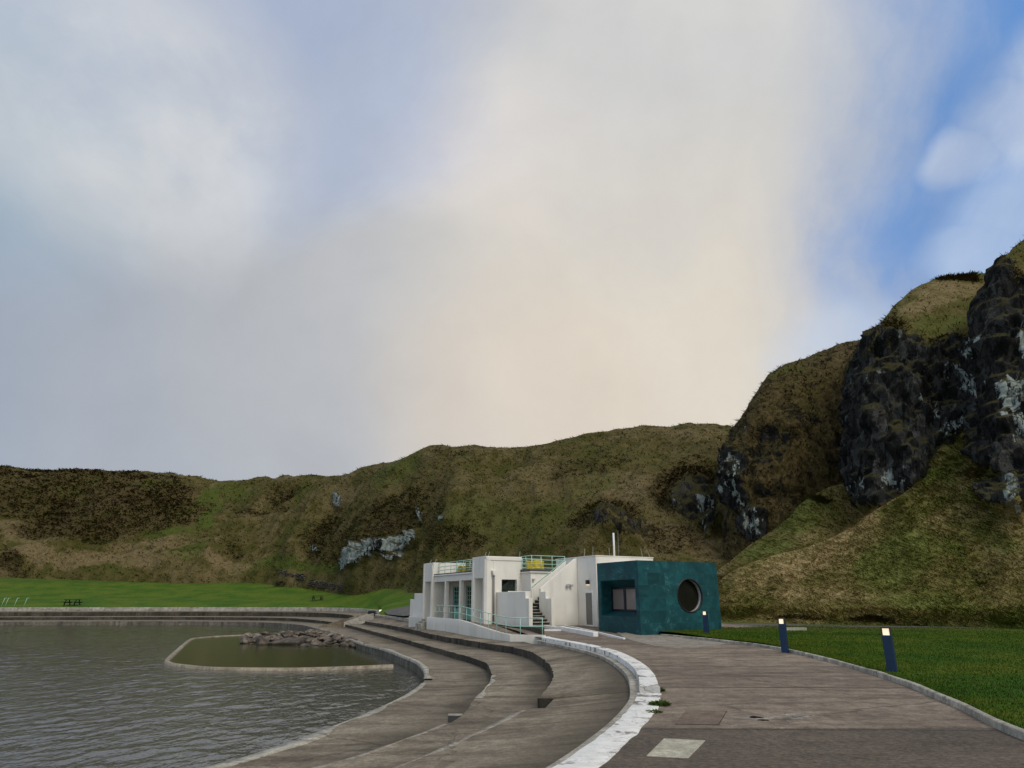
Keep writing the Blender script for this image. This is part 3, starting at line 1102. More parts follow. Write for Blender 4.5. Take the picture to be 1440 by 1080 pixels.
# ------------------------------------------------------------------ far lawn (rises to the hill foot)
base = off(cK[(cK[:, 1] > 56)], 0.42)
outer = spline([(-175, 120, 5.5), (-150, 138, 6.5), (-125, 152, 7.2), (-95, 160, 7.8), (-70, 160, 8.0), (-50, 155, 7.6), (-36, 142, 6.5), (-24, 122, 4.6), (-14, 102, 3.2), (-4, 84, 1.8), (2, 76, 1.2)], len(base))
base[:, 2] -= 0.02
R = 40
rowsv = []
for r in range(R + 1):
    s = r / R
    P = base + (outer - base) * s
    P[:, 2] = base[:, 2] + (outer[:, 2] - base[:, 2]) * (0.55 * s + 0.45 * s * s)
    P[:, 2] += 0.25 * min(1, s * 6) * fbm(P * np.array([1, 1, 0]), 0.06, 3, 21)
    rowsv.append(P)
V = np.concatenate(rowsv); n = len(base); i = np.arange(n - 1)
f = np.concatenate([np.stack([r * n + i, r * n + i + 1, (r + 1) * n + i + 1, (r + 1) * n + i], 1) for r in range(R)])
wear = sstep(np.repeat(np.arange(R + 1) / R, n), 0.6, 1.0) * 0.7
wear += 0.8 * sstep(-V[:, 0] - V[:, 1] * 0.35, 48, 70) * sstep(V[:, 2], 2.5, 6)
farlawn_v, farlawn_f = V, f
o = mesh_obj('lawn_beyond_pool', V, f, 'lawn_grass', None, True, {'rnd': np.full(len(V), 0.32), 'wear': np.clip(wear, 0, 1)})
o['kind'] = 'structure'
# dark gravel yard left of the pavilion
gy = [G(545, 862.5, 0.4), G(560, 856.5, 0.5), G(592, 853, 0.6), G(596, 866, .4), G(566, 867.5, .42), G(548, 865, .4)]

# ------------------------------------------------------------------ hills and cliffs
ATT = ('rock', 'pale', 'dark', 'straw', 'green')


def ell(PX, PY, lst):
    r = np.zeros_like(PX)
    for cx, cy, rx, ry, rot, val in lst:
        a = math.radians(rot)
        dx, dy = PX - cx, PY - cy
        u = (dx * math.cos(a) + dy * math.sin(a)) / rx
        v = (-dx * math.sin(a) + dy * math.cos(a)) / ry
        d = np.sqrt(u * u + v * v)
        r = np.maximum(r, val * sstep(d, 1.25, 0.55))
    return r


LAYERS = []


def layer(name, cols, masks, px_step, nrow, back, amp=1.0, seed=0, base_attr=None, kind='structure', rock_amp=1.0, nrow_back=16, gul_amp=1.1, pale=0.0):
    """hill body swept from vertical profiles; each column = (bearing, [(height, distance) ...])"""
    K = len(cols[0][1])
    cx = np.array([c[0] for c in cols], float)
    px = np.arange(cx[0], cx[-1] + 0.01, px_step)
    ctrl = np.zeros((K, len(px), 2))
    for k in range(K):
        for d in range(2):
            yv = np.array([c[1][k][d] for c in cols], float)
            ctrl[k, :, d] = pchip(cx, yv, px)
    PXk = np.repeat(px[None], K, 0)
    dy = (540 - ctrl[:, :, 0]) / F
    dirY = C - S * dy; dirZ = S + C * dy; dirX = (PXk - 720) / F
    t = ctrl[:, :, 1] / dirY
    P = np.stack([dirX * t, dirY * t, CAMZ + dirZ * t], 2)          # K, n, 3
    sk = P[0].copy()
    sk[:, :2] *= (1 - 3.0 / np.linalg.norm(sk[:, :2], axis=1))[:, None]
    sk[:, 2] -= 5.0
    P = np.concatenate([sk[None], P]); K += 1
    # back rows
    top = P[-1]
    hd = top[:, :2] / np.linalg.norm(top[:, :2], axis=1)[:, None]
    ext = []
    for (dist, dz) in back:
        Q = top.copy(); Q[:, :2] += hd * dist; Q[:, 2] += dz
        ext.append(Q)
    # sample front with Catmull-Rom over k
    Pk = np.concatenate([P, np.stack(ext)]) if ext else P
    KK = len(Pk)
    seglen = np.linalg.norm(np.diff(Pk, axis=0), axis=2)
    rows = []
    nseg = [max(2, int(nrow * 1.0 / (K - 1)))] * (K - 1) + [nrow_back] * len(ext)
    for k in range(KK - 1):
        p1, p2 = Pk[k], Pk[k + 1]
        h = seglen[k][:, None]

        def tang(j):
            if j == 0:
                return (Pk[1] - Pk[0]) / (seglen[0][:, None] + 1e-6)
            if j == KK - 1:
                return (Pk[-1] - Pk[-2]) / (seglen[-1][:, None] + 1e-6)
            return (Pk[j + 1] - Pk[j - 1]) / (seglen[j - 1] + seglen[j] + 1e-6)[:, None]
        m1, m2 = tang(k), tang(k + 1)
        for s in range(nseg[k]):
            u = s / nseg[k]
            rows.append((2*u**3 - 3*u**2 + 1) * p1 + (u**3 - 2*u**2 + u) * h * m1 + (-2*u**3 + 3*u**2) * p2 + (u**3 - u**2) * h * m2)
    rows.append(Pk[-1])
    V = np.stack(rows)                                              # R, n, 3
    Rn, n, _ = V.shape
    # bearing/height masks are evaluated on the undisplaced surface
    d = V - np.array([0, 0, CAMZ])
    cz = d[..., 1] * C + d[..., 2] * S
    cy = -d[..., 1] * S + d[..., 2] * C
    PXv = 720 + F * d[..., 0] / np.maximum(cz, 0.1)
    PYv = 540 - F * cy / np.maximum(cz, 0.1)
    att = {}
    flat = V.reshape(-1, 3)
    wob = 1.7 * fbm(flat, 0.1, 5, seed + 40, 0.6).reshape(Rn, n)
    wob2 = 1.7 * fbm(flat + 50, 0.1, 5, seed + 60, 0.6).reshape(Rn, n)
    for a in ATT:
        wk = 0.35 if a in ('rock', 'pale') else 1.0
        v = ell(PXv + wob * 22 * wk, PYv + wob2 * 16 * wk, masks.get(a, []))
        if a == 'dark':
            v = v * 0.88
        if base_attr and a in base_attr:
            v = np.maximum(v, base_attr[a])
        att[a] = v
    du = np.gradient(V, axis=1); dv = np.gradient(V, axis=0)
    N = np.cross(du, dv); N /= np.linalg.norm(N, axis=2)[..., None] + 1e-9
    toc = np.sum(N * (np.array([0, 0, CAMZ + 40]) - V), axis=2)
    N *= np.where(toc < 0, -1, 1)[..., None]
    big = fbm(flat, 0.045, 3, seed + 1).reshape(Rn, n)
    mid = fbm(flat, 0.16, 4, seed + 5).reshape(Rn, n)
    fine = fbm(flat, 0.85, 3, seed + 9).reshape(Rn, n)
    rid = fbm(flat * np.array([1, 1, 0.55]), 0.22, 5, seed + 13, 0.58, True).reshape(Rn, n)
    blk = fbm(flat * np.array([1, 1, 0.6]), 0.75, 3, seed + 17, 0.6, True).reshape(Rn, n)
    ver = fbm(flat * np.array([1, 1, 0.2]) + 9, 0.33, 4, seed + 71, 0.6, True).reshape(Rn, n)
    ver2 = fbm(flat * np.array([1, 1, 0.35]) + 5, 1.4, 3, seed + 75, 0.6, True).reshape(Rn, n)
    rk = sstep(att['rock'], 0.15, 0.6)
    dkk = sstep(att['dark'], 0.2, 0.7)
    gul = fbm(flat * np.array([1, 1, 0.22]), 0.055, 4, seed + 23, 0.55, True).reshape(Rn, n)
    dkk = np.clip(dkk + 0.0 * gul, 0, 1)
    disp = amp * (1.2 * big + gul_amp * gul + 1.0 * mid * (1 - 0.3 * rk) + 0.2 * fine * (1 + 1.2 * dkk)) + rock_amp * rk * (0.8 * rid + 0.5 * blk + 1.2 * ver + 0.25 * ver2) - 0.7 * amp * dkk * np.maximum(0, mid)
    prof = np.concatenate([np.linspace(0.3, 1, max(2, Rn // 3)), np.ones(Rn - max(2, Rn // 3))])[:, None]
    kc = sum(nseg[:K - 1])
    prof = prof * (1 - 0.5 * np.exp(-((np.arange(Rn) - kc) / (0.07 * Rn)) ** 2))[:, None]
    # relief shading painted into the gullies' colour, as darker growth
    g_ = np.clip(-gul - 0.05, 0, 1) * 0.7 * (1.0 if gul_amp > 1 else 0.0)
    att['dark'] = np.clip(att['dark'] + g_ * (att['rock'] < 0.3), 0, 1.1)
    V2 = V + N * (disp * prof)[..., None]
    idx = np.arange(Rn * n).reshape(Rn, n)
    fq = np.stack([idx[:-1, :-1].ravel(), idx[:-1, 1:].ravel(), idx[1:, 1:].ravel(), idx[1:, :-1].ravel()], 1)
    at = {a: att[a].ravel() for a in ATT}
    at['rnd'] = np.full(Rn * n, pale)
    o = mesh_obj(name, V2.reshape(-1, 3), fq, 'hillside', None, True, at)
    o['kind'] = kind
    LAYERS.append((V2.reshape(-1, 3), fq, at, PXv.ravel(), PYv.ravel()))
    return o


def pchip(x, y, xi):
    h = np.diff(x); dl = np.diff(y) / h
    m = np.zeros_like(y)
    for i in range(1, len(x) - 1):
        if dl[i - 1] * dl[i] > 0:
            w1, w2 = 2 * h[i] + h[i - 1], h[i] + 2 * h[i - 1]
            m[i] = (w1 + w2) / (w1 / dl[i - 1] + w2 / dl[i])
    m[0], m[-1] = dl[0], dl[-1]
    k = np.clip(np.searchsorted(x, xi, side='right') - 1, 0, len(x) - 2)
    u = (xi - x[k]) / h[k]
    return (2*u**3 - 3*u**2 + 1) * y[k] + (u**3 - 2*u**2 + u) * h[k] * m[k] + (-2*u**3 + 3*u**2) * y[k + 1] + (u**3 - u**2) * h[k] * m[k + 1]


hill_cols = [
    (-700, [(850, 110), (770, 118), (715, 126), (680, 134), (650, 145)]),
    (-300, [(832, 135), (775, 143), (718, 152), (685, 160), (655, 170)]),
    (0, [(815, 150), (772, 158), (720, 166), (690, 172), (659, 181)]),
    (60, [(812, 151), (770, 158), (720, 166), (692, 172), (662, 182)]),
    (130, [(811, 151), (770, 158), (720, 166), (692, 173), (664, 182)]),
    (200, [(811, 150), (770, 157), (722, 166), (695, 174), (668, 185)]),
    (270, [(811, 149), (772, 156), (728, 168), (702, 178), (674, 190)]),
    (312, [(812, 148), (772, 156), (730, 170), (706, 181), (681, 195)]),
    (350, [(812, 146), (770, 154), (726, 167), (702, 178), (678, 192)]),
    (400, [(810, 141), (765, 149), (718, 159), (695, 168), (674, 180)]),
    (480, [(822, 125), (765, 133), (715, 143), (690, 152), (671, 163)]),
    (530, [(832, 112), (770, 119), (712, 129), (683, 139), (658, 150)]),
    (580, [(845, 100), (780, 107), (712, 117), (676, 128), (645, 139)]),
    (622, [(850, 90), (785, 98), (710, 109), (668, 121), (634, 132)]),
    (665, [(855, 84), (785, 92), (710, 103), (668, 115), (634, 127)]),
    (705, [(858, 80), (785, 88), (710, 99), (668, 112), (636, 125)]),
    (760, [(860, 75), (782, 84), (708, 95), (665, 108), (632, 122)]),
    (820, [(860, 71), (780, 80), (708, 92), (658, 105), (620, 119)]),
    (890, [(862, 67), (780, 77), (708, 89), (650, 102), (606, 116)]),
    (935, [(862, 65), (780, 75), (706, 87), (650, 100), (602, 114)]),
    (1000, [(862, 62), (780, 73), (706, 85), (650, 98), (602, 113)]),
    (1060, [(866, 60), (780, 71), (700, 84), (645, 97), (603, 112)]),
    (1200, [(870, 57), (780, 69), (690, 83), (610, 96), (530, 108)]),
    (1400, [(876, 52), (780, 65), (670, 80), (560, 90), (440, 98)]),
    (1700, [(885, 44), (780, 56), (640, 70), (500, 80), (360, 88)]),
    (2300, [(900, 36), (780, 46), (620, 58), (450, 66), (300, 74)]),
]
hill_masks = {
    'rock': [(514, 787, 38, 13, -34, 1.0), (572, 756, 26, 11, -30, 0.9), (545, 772, 22, 9, -32, 0.75), (560, 778, 16, 5, -25, 0.7), (472, 702, 9, 5, -40, 0.8), (440, 771, 9, 7, 0, 0.7), (591, 722, 5, 13, 0, 0.7),
             (985, 715, 50, 34, 0, 0.8), (880, 760, 50, 25, 0, 0.55), (990, 735, 14, 20, 0, 0.9), (640, 742, 9, 6, 0, 0.6)],
    'pale': [(514, 787, 40, 15, -34, 0.92), (572, 756, 28, 13, -30, 0.85), (545, 772, 24, 9, -32, 0.6), (560, 778, 18, 6, -25, 0.7), (472, 702, 12, 8, -40, 0.8), (440, 771, 9, 7, 0, 0.7), (591, 722, 6, 14, 0, 0.7), (988, 728, 14, 26, 10, 0.55), (640, 742, 9, 6, 0, 0.7)],
    'dark': [(135, 708, 185, 50, 4, 0.66), (90, 750, 90, 18, 4, 0.7), (235, 714, 50, 40, -25, 0.75), (120, 668, 200, 8, 2, 0.8), (-200, 720, 160, 60, 0, 0.8), (600, 690, 40, 34, -50, 0.4), (530, 745, 105, 34, -38, 0.62), (650, 762, 50, 22, 0, 0.6),
             (620, 722, 40, 26, 0, 0.5), (835, 665, 85, 20, -25, 0.42), (850, 740, 62, 34, 0, 0.66), (975, 700, 65, 52, 0, 0.8), (455, 755, 50, 34, -50, 0.5), (402, 690, 24, 14, -30, 0.45), (380, 722, 60, 5, -18, 0.7),
             (640, 638, 36, 5, 0, 0.5), (940, 765, 60, 14, -10, 0.5), (660, 790, 60, 14, 0, 0.4), (560, 800, 60, 10, -20, 0.4), (330, 775, 20, 9, 0, 0.5), (1060, 700, 60, 60, 0, .7), (10, 795, 22, 26, 0, .7)],
    'straw': [(110, 786, 160, 13, 2, 0.9), (300, 796, 75, 10, 0, 0.95), (148, 688, 30, 5, 0, 0.8), (930, 772, 110, 18, 0, 0.6), (700, 660, 75, 26, 0, 0.35), (880, 700, 50, 26, -20, 0.4), (25, 750, 45, 18, 30, 0.8), (300, 690, 22, 8, -50, 0.7),
              (1000, 606, 60, 8, 0, 0.5), (420, 735, 40, 20, -40, 0.4), (350, 790, 60, 8, 0, .5), (230, 770, 90, 9, 0, .7)],
    'green': [(292, 722, 16, 52, 30, 0.9), (235, 757, 40, 10, 0, 0.8), (420, 800, 110, 10, 0, 0.8), (600, 812, 70, 10, 0, 0.5), (690, 735, 70, 50, 0, 0.5), (770, 740, 50, 50, 0, 0.5), (340, 700, 30, 18, 0, 0.7), (270, 790, 30, 20, 0, 0.7),
              (560, 668, 50, 14, -20, 0.6), (830, 690, 60, 14, -20, 0.4), (880, 640, 80, 16, 0, 0.4)],
}
layer('hillside', hill_cols, hill_masks, 3.0, 190, [(6, 0.4), (40, 1.5), (160, 0)], 1.0, 1, None, 'structure', 1.0, 16, 2.6, -0.2)

crag1_cols = [
    (1008, [(860, 100), (800, 101), (760, 103), (730, 106), (700, 110)]),
    (1018, [(850, 80), (780, 82), (730, 85), (690, 88), (664, 93)]),
    (1028, [(830, 73), (770, 74), (710, 76), (665, 78), (636, 83)]),
    (1044, [(820, 70), (750, 71), (690, 72.5), (640, 74), (604, 79)]),
    (1058, [(815, 69), (740, 70), (680, 71.5), (620, 73.5), (580, 79)]),
    (1076, [(810, 68), (730, 69.5), (665, 71), (600, 74), (545, 81)]),
    (1100, [(800, 68), (720, 69.5), (650, 71.5), (585, 75), (525, 84)]),
    (1140, [(790, 68), (710, 70), (635, 72.5), (570, 77), (508, 87)]),
    (1200, [(780, 69), (700, 71), (620, 74), (550, 79), (486, 89)]),
    (1260, [(780, 70), (690, 73), (600, 77), (530, 82), (470, 90)]),
    (1340, [(780, 74), (680, 78), (590, 82), (520, 88), (460, 95)]),
]
crag1_masks = {
    'rock': [(1044, 680, 20, 50, -6, 1.0), (1062, 738, 20, 26, 0, 0.95), (1085, 640, 30, 50, 20, 0.5), (1120, 600, 40, 30, -30, 0.42), (1110, 690, 30, 18, 0, 0.45), (1205, 600, 26, 100, 0, 0.95)],
    'pale': [(1044, 676, 13, 32, -6, 0.42), (1064, 738, 13, 22, 0, 0.42), (1050, 704, 6, 26, 10, 0.5)],
    'dark': [(1110, 610, 70, 50, 20, 0.5), (1090, 690, 50, 40, 0, 0.55), (1160, 560, 50, 20, -20, 0.5), (1070, 570, 30, 24, 0, .4), (1190, 640, 30, 60, 0, .5)],
    'straw': [(1190, 505, 40, 14, -25, 0.9), (1090, 545, 40, 10, -40, 0.35)],
    'green': [(1150, 640, 40, 30, 0, 0.35), (1180, 600, 30, 40, 0, 0.3)],
}
layer('cliff', crag1_cols, crag1_masks, 1.5, 170, [(5, 0.6), (30, 1.0)], 0.75, 2, {'dark': 0.85, 'rock': 0.34}, rock_amp=1.1)

crag2_cols = [
    (1203, [(800, 84), (740, 84), (680, 84), (640, 84), (600, 86)]),
    (1211, [(790, 70), (720, 70), (660, 71), (600, 73), (540, 77)]),
    (1218, [(780, 62), (700, 62.5), (630, 63.5), (560, 66), (500, 71)]),
    (1229, [(775, 59), (690, 59.5), (610, 60.5), (540, 63), (476, 69)]),
    (1245, [(770, 58), (680, 58.7), (600, 60), (520, 63), (456, 70)]),
    (1262, [(765, 57.5), (670, 58.3), (585, 60), (505, 63.5), (433, 72)]),
    (1300, [(760, 57), (660, 58), (575, 60), (485, 64.5), (404, 74)]),
    (1332, [(755, 57), (650, 58), (565, 60), (475, 65), (392, 75)]),
    (1390, [(755, 56), (640, 57.5), (560, 60), (470, 65), (387, 75)]),
    (1460, [(755, 55), (630, 57), (550, 60), (465, 65), (383, 75)]),
    (1560, [(755, 56), (630, 60), (550, 64), (465, 70), (380, 80)]),
]
crag2_masks = {
    'rock': [(1262, 610, 86, 125, 0, 1.05), (1330, 570, 70, 85, 0, 1.0), (1212, 590, 22, 110, 4, 0.95), (1235, 500, 24, 40, 20, 0.6)],
    'pale': [(1302, 578, 18, 24, -20, 0.36), (1322, 614, 22, 10, -40, 0.6), (1225, 690, 14, 24, 10, 0.28), (1262, 680, 14, 24, 0, 0.26), (1330, 540, 24, 10, 0, 0.3)],
    'dark': [(1270, 600, 100, 120, 0, 0.5), (1330, 500, 60, 16, 20, 0.5), (1345, 392, 40, 7, 0, 0.9), (1260, 470, 26, 24, 0, 0.5)],
    'straw': [(1310, 425, 60, 22, -25, 0.75), (1360, 410, 40, 14, 0, 0.5)],
    'green': [(1330, 462, 55, 22, -10, 0.6), (1270, 470, 40, 22, -20, 0.35)],
}
layer('cliff', crag2_cols, crag2_masks, 1.5, 190, [(5, 0.6), (30, 1.0)], 0.75, 3, {'dark': 0.2}, rock_amp=1.25)

crag3_cols = [
    (1374, [(760, 72), (700, 72), (640, 72), (580, 73), (520, 75)]),
    (1384, [(760, 58), (690, 58), (620, 59), (540, 60), (470, 63)]),
    (1396, [(760, 52), (680, 52.5), (600, 53.5), (500, 55), (425, 58)]),
    (1407, [(760, 50), (670, 50.5), (580, 51.5), (470, 53), (390, 57)]),
    (1414, [(760, 49.3), (660, 50), (565, 51), (450, 53), (368, 57)]),
    (1440, [(760, 48), (650, 49), (550, 50.5), (430, 53), (336, 58)]),
    (1500, [(760, 47), (640, 48), (530, 50), (400, 53), (296, 58)]),
    (1620, [(770, 45), (640, 47), (510, 49), (370, 52), (250, 57)]),
    (1850, [(780, 42), (640, 44), (490, 46), (330, 49), (200, 54)]),
    (2300, [(800, 34), (640, 36), (480, 38), (310, 41), (170, 46)]),
]
crag3_masks = {
    'rock': [(1436, 545, 62, 150, 0, 1.05), (1390, 520, 26, 90, 4, 1.0), (1404, 400, 22, 60, 0, 0.75), (1560, 500, 120, 160, 0, 0.9), (1800, 500, 200, 180, 0, .8)],
    'pale': [(1432, 580, 20, 58, -12, 0.6), (1388, 538, 11, 22, -10, 0.58), (1440, 490, 14, 44, 0, 0.55), (1560, 520, 100, 100, 0, 0.5), (1395, 490, 10, 20, 0, 0.5)],
    'dark': [(1410, 420, 50, 60, 0, 0.6), (1385, 610, 26, 40, 0, 0.7), (1420, 660, 60, 30, 0, 0.6), (1600, 360, 160, 80, 0, 0.6)],
    'straw': [(1440, 350, 40, 14, -40, 0.3)],
    'green': [],
}
layer('cliff', crag3_cols, crag3_masks, 1.5, 200, [(5, 0.6), (30, 1.0)], 0.75, 4, {'dark': 0.28}, rock_amp=1.2)

fan1_cols = [
    (960, [(872, 66), (855, 68), (838, 70), (826, 72), (818, 75)]),
    (1000, [(876, 60), (855, 63), (835, 66), (820, 69), (808, 72)]),
    (1018, [(878, 57), (850, 61), (825, 65), (808, 67), (797, 70)]),
    (1060, [(878, 56), (835, 60), (798, 64), (776, 67), (762, 70)]),
    (1104, [(878, 54), (820, 59), (775, 63), (748, 66), (729, 69)]),
    (1130, [(878, 53), (812, 58), (760, 62.5), (726, 65.5), (704, 68)]),
    (1170, [(878, 52), (805, 57), (750, 62), (712, 65.5), (683, 68)]),
    (1200, [(878, 52), (805, 57), (750, 62), (712, 65.5), (678, 68)]),
    (1260, [(878, 52), (805, 57), (750, 61), (715, 64), (690, 66)]),
]
fan1_masks = {
    'straw': [(1060, 772, 60, 10, -40, 0.6), (1000, 815, 40, 14, -30, 0.7), (1110, 735, 30, 8, -45, .5)],
    'green': [(1130, 730, 50, 30, -20, 0.6), (1090, 780, 50, 20, -20, 0.6)],
    'dark': [(1150, 708, 40, 6, 5, 0.5), (1000, 812, 30, 8, 0, 0.4)],
    'rock': [], 'pale': [],
}
layer('slope', fan1_cols, fan1_masks, 2.0, 110, [(3, -0.6), (14, -5)], 0.26, 5, {'straw': 0.2}, 'structure', 1.0, 16, 0.5, 0.5)

fan2_cols = [
    (985, [(888, 52), (880, 54), (872, 56), (864, 58), (856, 62)]),
    (1012, [(886, 49.5), (870, 51.5), (850, 53.5), (832, 55.5), (816, 58)]),
    (1040, [(886, 48.5), (862, 51), (835, 53.5), (812, 55.5), (796, 58)]),
    (1100, [(886, 47), (850, 50), (818, 53), (792, 55.5), (776, 58)]),
    (1140, [(886, 46), (842, 49.5), (805, 53), (780, 55.5), (766, 57.5)]),
    (1193, [(886, 45), (834, 49), (792, 52.5), (762, 55), (743, 57)]),
    (1240, [(887, 43.5), (828, 48), (778, 52), (738, 55), (712, 57)]),
    (1280, [(887, 42.5), (822, 47), (765, 51), (720, 54), (688, 56.5)]),
    (1340, [(888, 41), (812, 46), (742, 50.5), (675, 54.5), (607, 58)]),
    (1375, [(889, 40), (808, 45), (730, 49.5), (660, 53), (600, 56)]),
    (1420, [(890, 38.8), (805, 43), (735, 46.5), (680, 49.5), (640, 52.5)]),
    (1460, [(891, 37.5), (805, 42), (735, 45.5), (680, 48.5), (640, 51.5)]),
    (1600, [(895, 34), (805, 38.5), (730, 42), (670, 45), (630, 48)]),
    (1900, [(905, 28), (805, 32.5), (720, 36), (650, 39), (600, 42)]),
    (2400, [(930, 22), (805, 27), (710, 30), (640, 33), (580, 36)]),
]
fan2_masks = {
    'rock': [(1420, 706, 34, 26, 20, 0.95), (1398, 700, 18, 14, 0, 0.7), (1415, 672, 14, 9, 0, 0.8), (1600, 690, 40, 40, 0, .7)],
    'pale': [(1428, 712, 8, 34, -8, 0.75), (1412, 672, 12, 8, 0, 0.8), (1382, 705, 9, 6, 0, 0.7)],
    'dark': [(1410, 700, 46, 36, 15, 0.75), (1375, 660, 40, 14, -10, 0.6), (1400, 640, 40, 26, 0, 0.55), (1390, 860, 20, 10, 0, 0.4), (1392, 818, 24, 10, 10, 0.45), (1370, 886, 110, 4, 2, 1.1), (1235, 876, 45, 7, 0, 1.0), (1110, 878, 70, 3, 0, 0.7)],
    'straw': [(1260, 706, 90, 12, -42, 0.8), (1090, 800, 90, 22, -14, 0.6), (1130, 840, 110, 14, 0, 0.55), (1420, 800, 50, 30, 0, 0.45), (1340, 690, 50, 40, -45, 0.35), (1160, 772, 60, 12, -20, .6)],
    'green': [(1260, 800, 90, 44, -20, 0.6), (1300, 740, 60, 20, -30, 0.5), (1320, 850, 120, 16, 0, 0.6), (1410, 770, 40, 20, 0, 0.5)],
}
layer('slope', fan2_cols, fan2_masks, 2.0, 170, [(3, -0.8), (16, -6)], 0.27, 6, {'straw': 0.28, 'green': 0.2}, 'structure', 1.0, 16, 0.5, 0.8)

# ------------------------------------------------------------------ grass tufts over the slopes
def tufts(name, n_per_layer, mat, hscale, wpx, blades, layers, want, lean=(0, 0, 0), seed=1, spread=0.25, tone=0.0):
    rng = np.random.default_rng(seed)
    VV, FF, AA = [], [], {a: [] for a in ATT + ('rnd',)}
    kbase = 0
    for (V, Fq, at, PX, PY), cnt in zip(layers, n_per_layer):
        p = V[Fq]
        cen = p.mean(1)
        a = np.cross(p[:, 2] - p[:, 0], p[:, 3] - p[:, 1])
        area = np.linalg.norm(a, axis=1) * 0.5
        nrm = a / (np.linalg.norm(a, axis=1)[:, None] + 1e-9)
        vw = np.array([0, 0, CAMZ]) - cen
        dist = np.linalg.norm(vw, axis=1)
        facing = np.abs(np.sum(nrm * vw, axis=1) / dist) + 0.05
        fx = PX[Fq].mean(1); fy = PY[Fq].mean(1)
        fa = {q: at[q][Fq].mean(1) for q in ATT}
        w = area * facing / dist**2 * ((fx > -160) & (fx < 1600)) * want(fa, cen)
        if w.sum() <= 0:
            continue
        w /= w.sum()
        ids = rng.choice(len(Fq), cnt, p=w)
        r1, r2 = rng.random(cnt), rng.random(cnt)
        q = p[ids]
        pos = (q[:, 0] * ((1 - r1) * (1 - r2))[:, None] + q[:, 1] * (r1 * (1 - r2))[:, None] + q[:, 2] * (r1 * r2)[:, None] + q[:, 3] * ((1 - r1) * r2)[:, None])
        D = dist[ids]
        for b in range(blades):
            ang = rng.random(cnt) * 2 * np.pi
            hh = hscale * (0.55 + 0.9 * rng.random(cnt)) * (0.55 + D / 140)
            ww = wpx * D / 683 * (0.6 + 0.8 * rng.random(cnt))
            sp = hh * spread * 1.6
            dirx, diry = np.cos(ang), np.sin(ang)
            root = pos + np.stack([dirx * sp * 0.5, diry * sp * 0.5, -0.08 * np.ones(cnt)], 1)
            tip = root + np.stack([dirx * sp * 1.6 + lean[0] * hh, diry * sp * 1.6 + lean[1] * hh, hh * (1 + lean[2])], 1)
            side = np.stack([np.full(cnt, 1.0), 0 * ang, 0 * ang], 1) * 0.8 + np.stack([-diry, dirx, 0 * ang], 1) * 0.6
            side /= np.linalg.norm(side, axis=1)[:, None]
            v0 = root - side * (ww * 0.5)[:, None]
            v1 = root + side * (ww * 0.5)[:, None]
            VV.append(np.stack([v0, v1, tip], 1).reshape(-1, 3))
            FF.append(kbase + np.arange(cnt * 3).reshape(-1, 3))
            kbase += cnt * 3
            rr = rng.normal(tone, 0.1, cnt)
            for a_n in ATT:
                AA[a_n].append(np.repeat(fa[a_n][ids] * (0.0 if a_n in ('rock', 'pale') else 1.0), 3))
            AA['rnd'].append(np.stack([rr - 0.06, rr - 0.06, rr + 0.1], 1).ravel())
    o = mesh_obj(name, np.concatenate(VV), np.concatenate(FF), mat, None, False, {k: np.clip(np.concatenate(v), -0.6, 2) for k, v in AA.items()})
    o['kind'] = 'stuff'
    return o


grassy = lambda fa, cen: (fa['rock'] < 0.45) * (1 - 0.55 * np.clip(fa['dark'], 0, 1))
tufts('rough_grass', [46000, 5000, 4000, 2500], 'grass_blade', 0.27, 0.65, 3, LAYERS[:4], grassy, (-0.45, -0.2, -0.4), 3, 0.4, -0.22)
tufts('windblown_grass', [15000, 52000], 'grass_blade', 0.36, 0.7, 3, LAYERS[4:], grassy, (-0.8, -0.35, -0.62), 4, 0.3, 0.85)
bank = lambda fa, cen: (cen[:, 2] < 1.3) * (cen[:, 2] > 0.5) * (fa['dark'] < 0.35)
tufts('bank_grass', [1500], 'grass_blade', 0.5, 0.8, 3, LAYERS[5:], bank, (-0.7, -0.6, -0.45), 14, 0.3, 0.9)
bushy = lambda fa, cen: np.clip(fa['dark'] - 0.3, 0, 1) * (fa['rock'] < 0.5)
tufts('heath_scrub', [24000, 2500, 1500, 1200, 500, 4500], 'grass_blade', 0.21, 1.1, 3, LAYERS, bushy, (0, 0, -0.3), 5, 0.8)
crest = lambda fa, cen: (cen[:, 2] > 27) * 1.0
tufts('crest_grass', [6000], 'grass_blade', 0.14, 0.7, 2, LAYERS[:1], crest, (-0.2, 0, -0.2), 9, 0.45)


def lawn_blades(name, n, ymax, h, seed, xmax=34):
    rng = np.random.default_rng(seed)
    y = 4 + (ymax - 4) * rng.random(n * 3) ** 1.3
    x0 = np.interp(y, kr[:, 1], kr[:, 0]) + 0.13
    x = x0 + (xmax - 6) * rng.random(n * 3) ** 1.6
    px = 720 + F * x / (y * C - 0.4)
    keep = (px < 2100)
    x, y = x[keep][:n], y[keep][:n]
    n = len(x)
    z = lawn_h(x, y)
    D = np.hypot(x, y)
    ang = rng.random(n) * 2 * np.pi
    hh = h * (0.6 + 0.8 * rng.random(n))
    w = 0.008 + 0.0009 * D
    root = np.column_stack([x, y, z - 0.01])
    tip = root + np.column_stack([np.cos(ang) * hh * 0.6, np.sin(ang) * hh * 0.6, hh])
    side = np.column_stack([np.ones(n), 0.3 * np.sin(ang), 0 * ang])
    V = np.stack([root - side * w[:, None] / 2, root + side * w[:, None] / 2, tip], 1).reshape(-1, 3)
    rr = rng.normal(0, 0.09, n)
    at = {'rnd': np.stack([rr - 0.1, rr - 0.1, rr + 0.15], 1).ravel(), 'wear': np.repeat(sstep(y, 34, 44), 3)}
    o = mesh_obj(name, V, np.arange(3 * n).reshape(-1, 3), 'lawn_grass', None, False, at)
    o['kind'] = 'stuff'


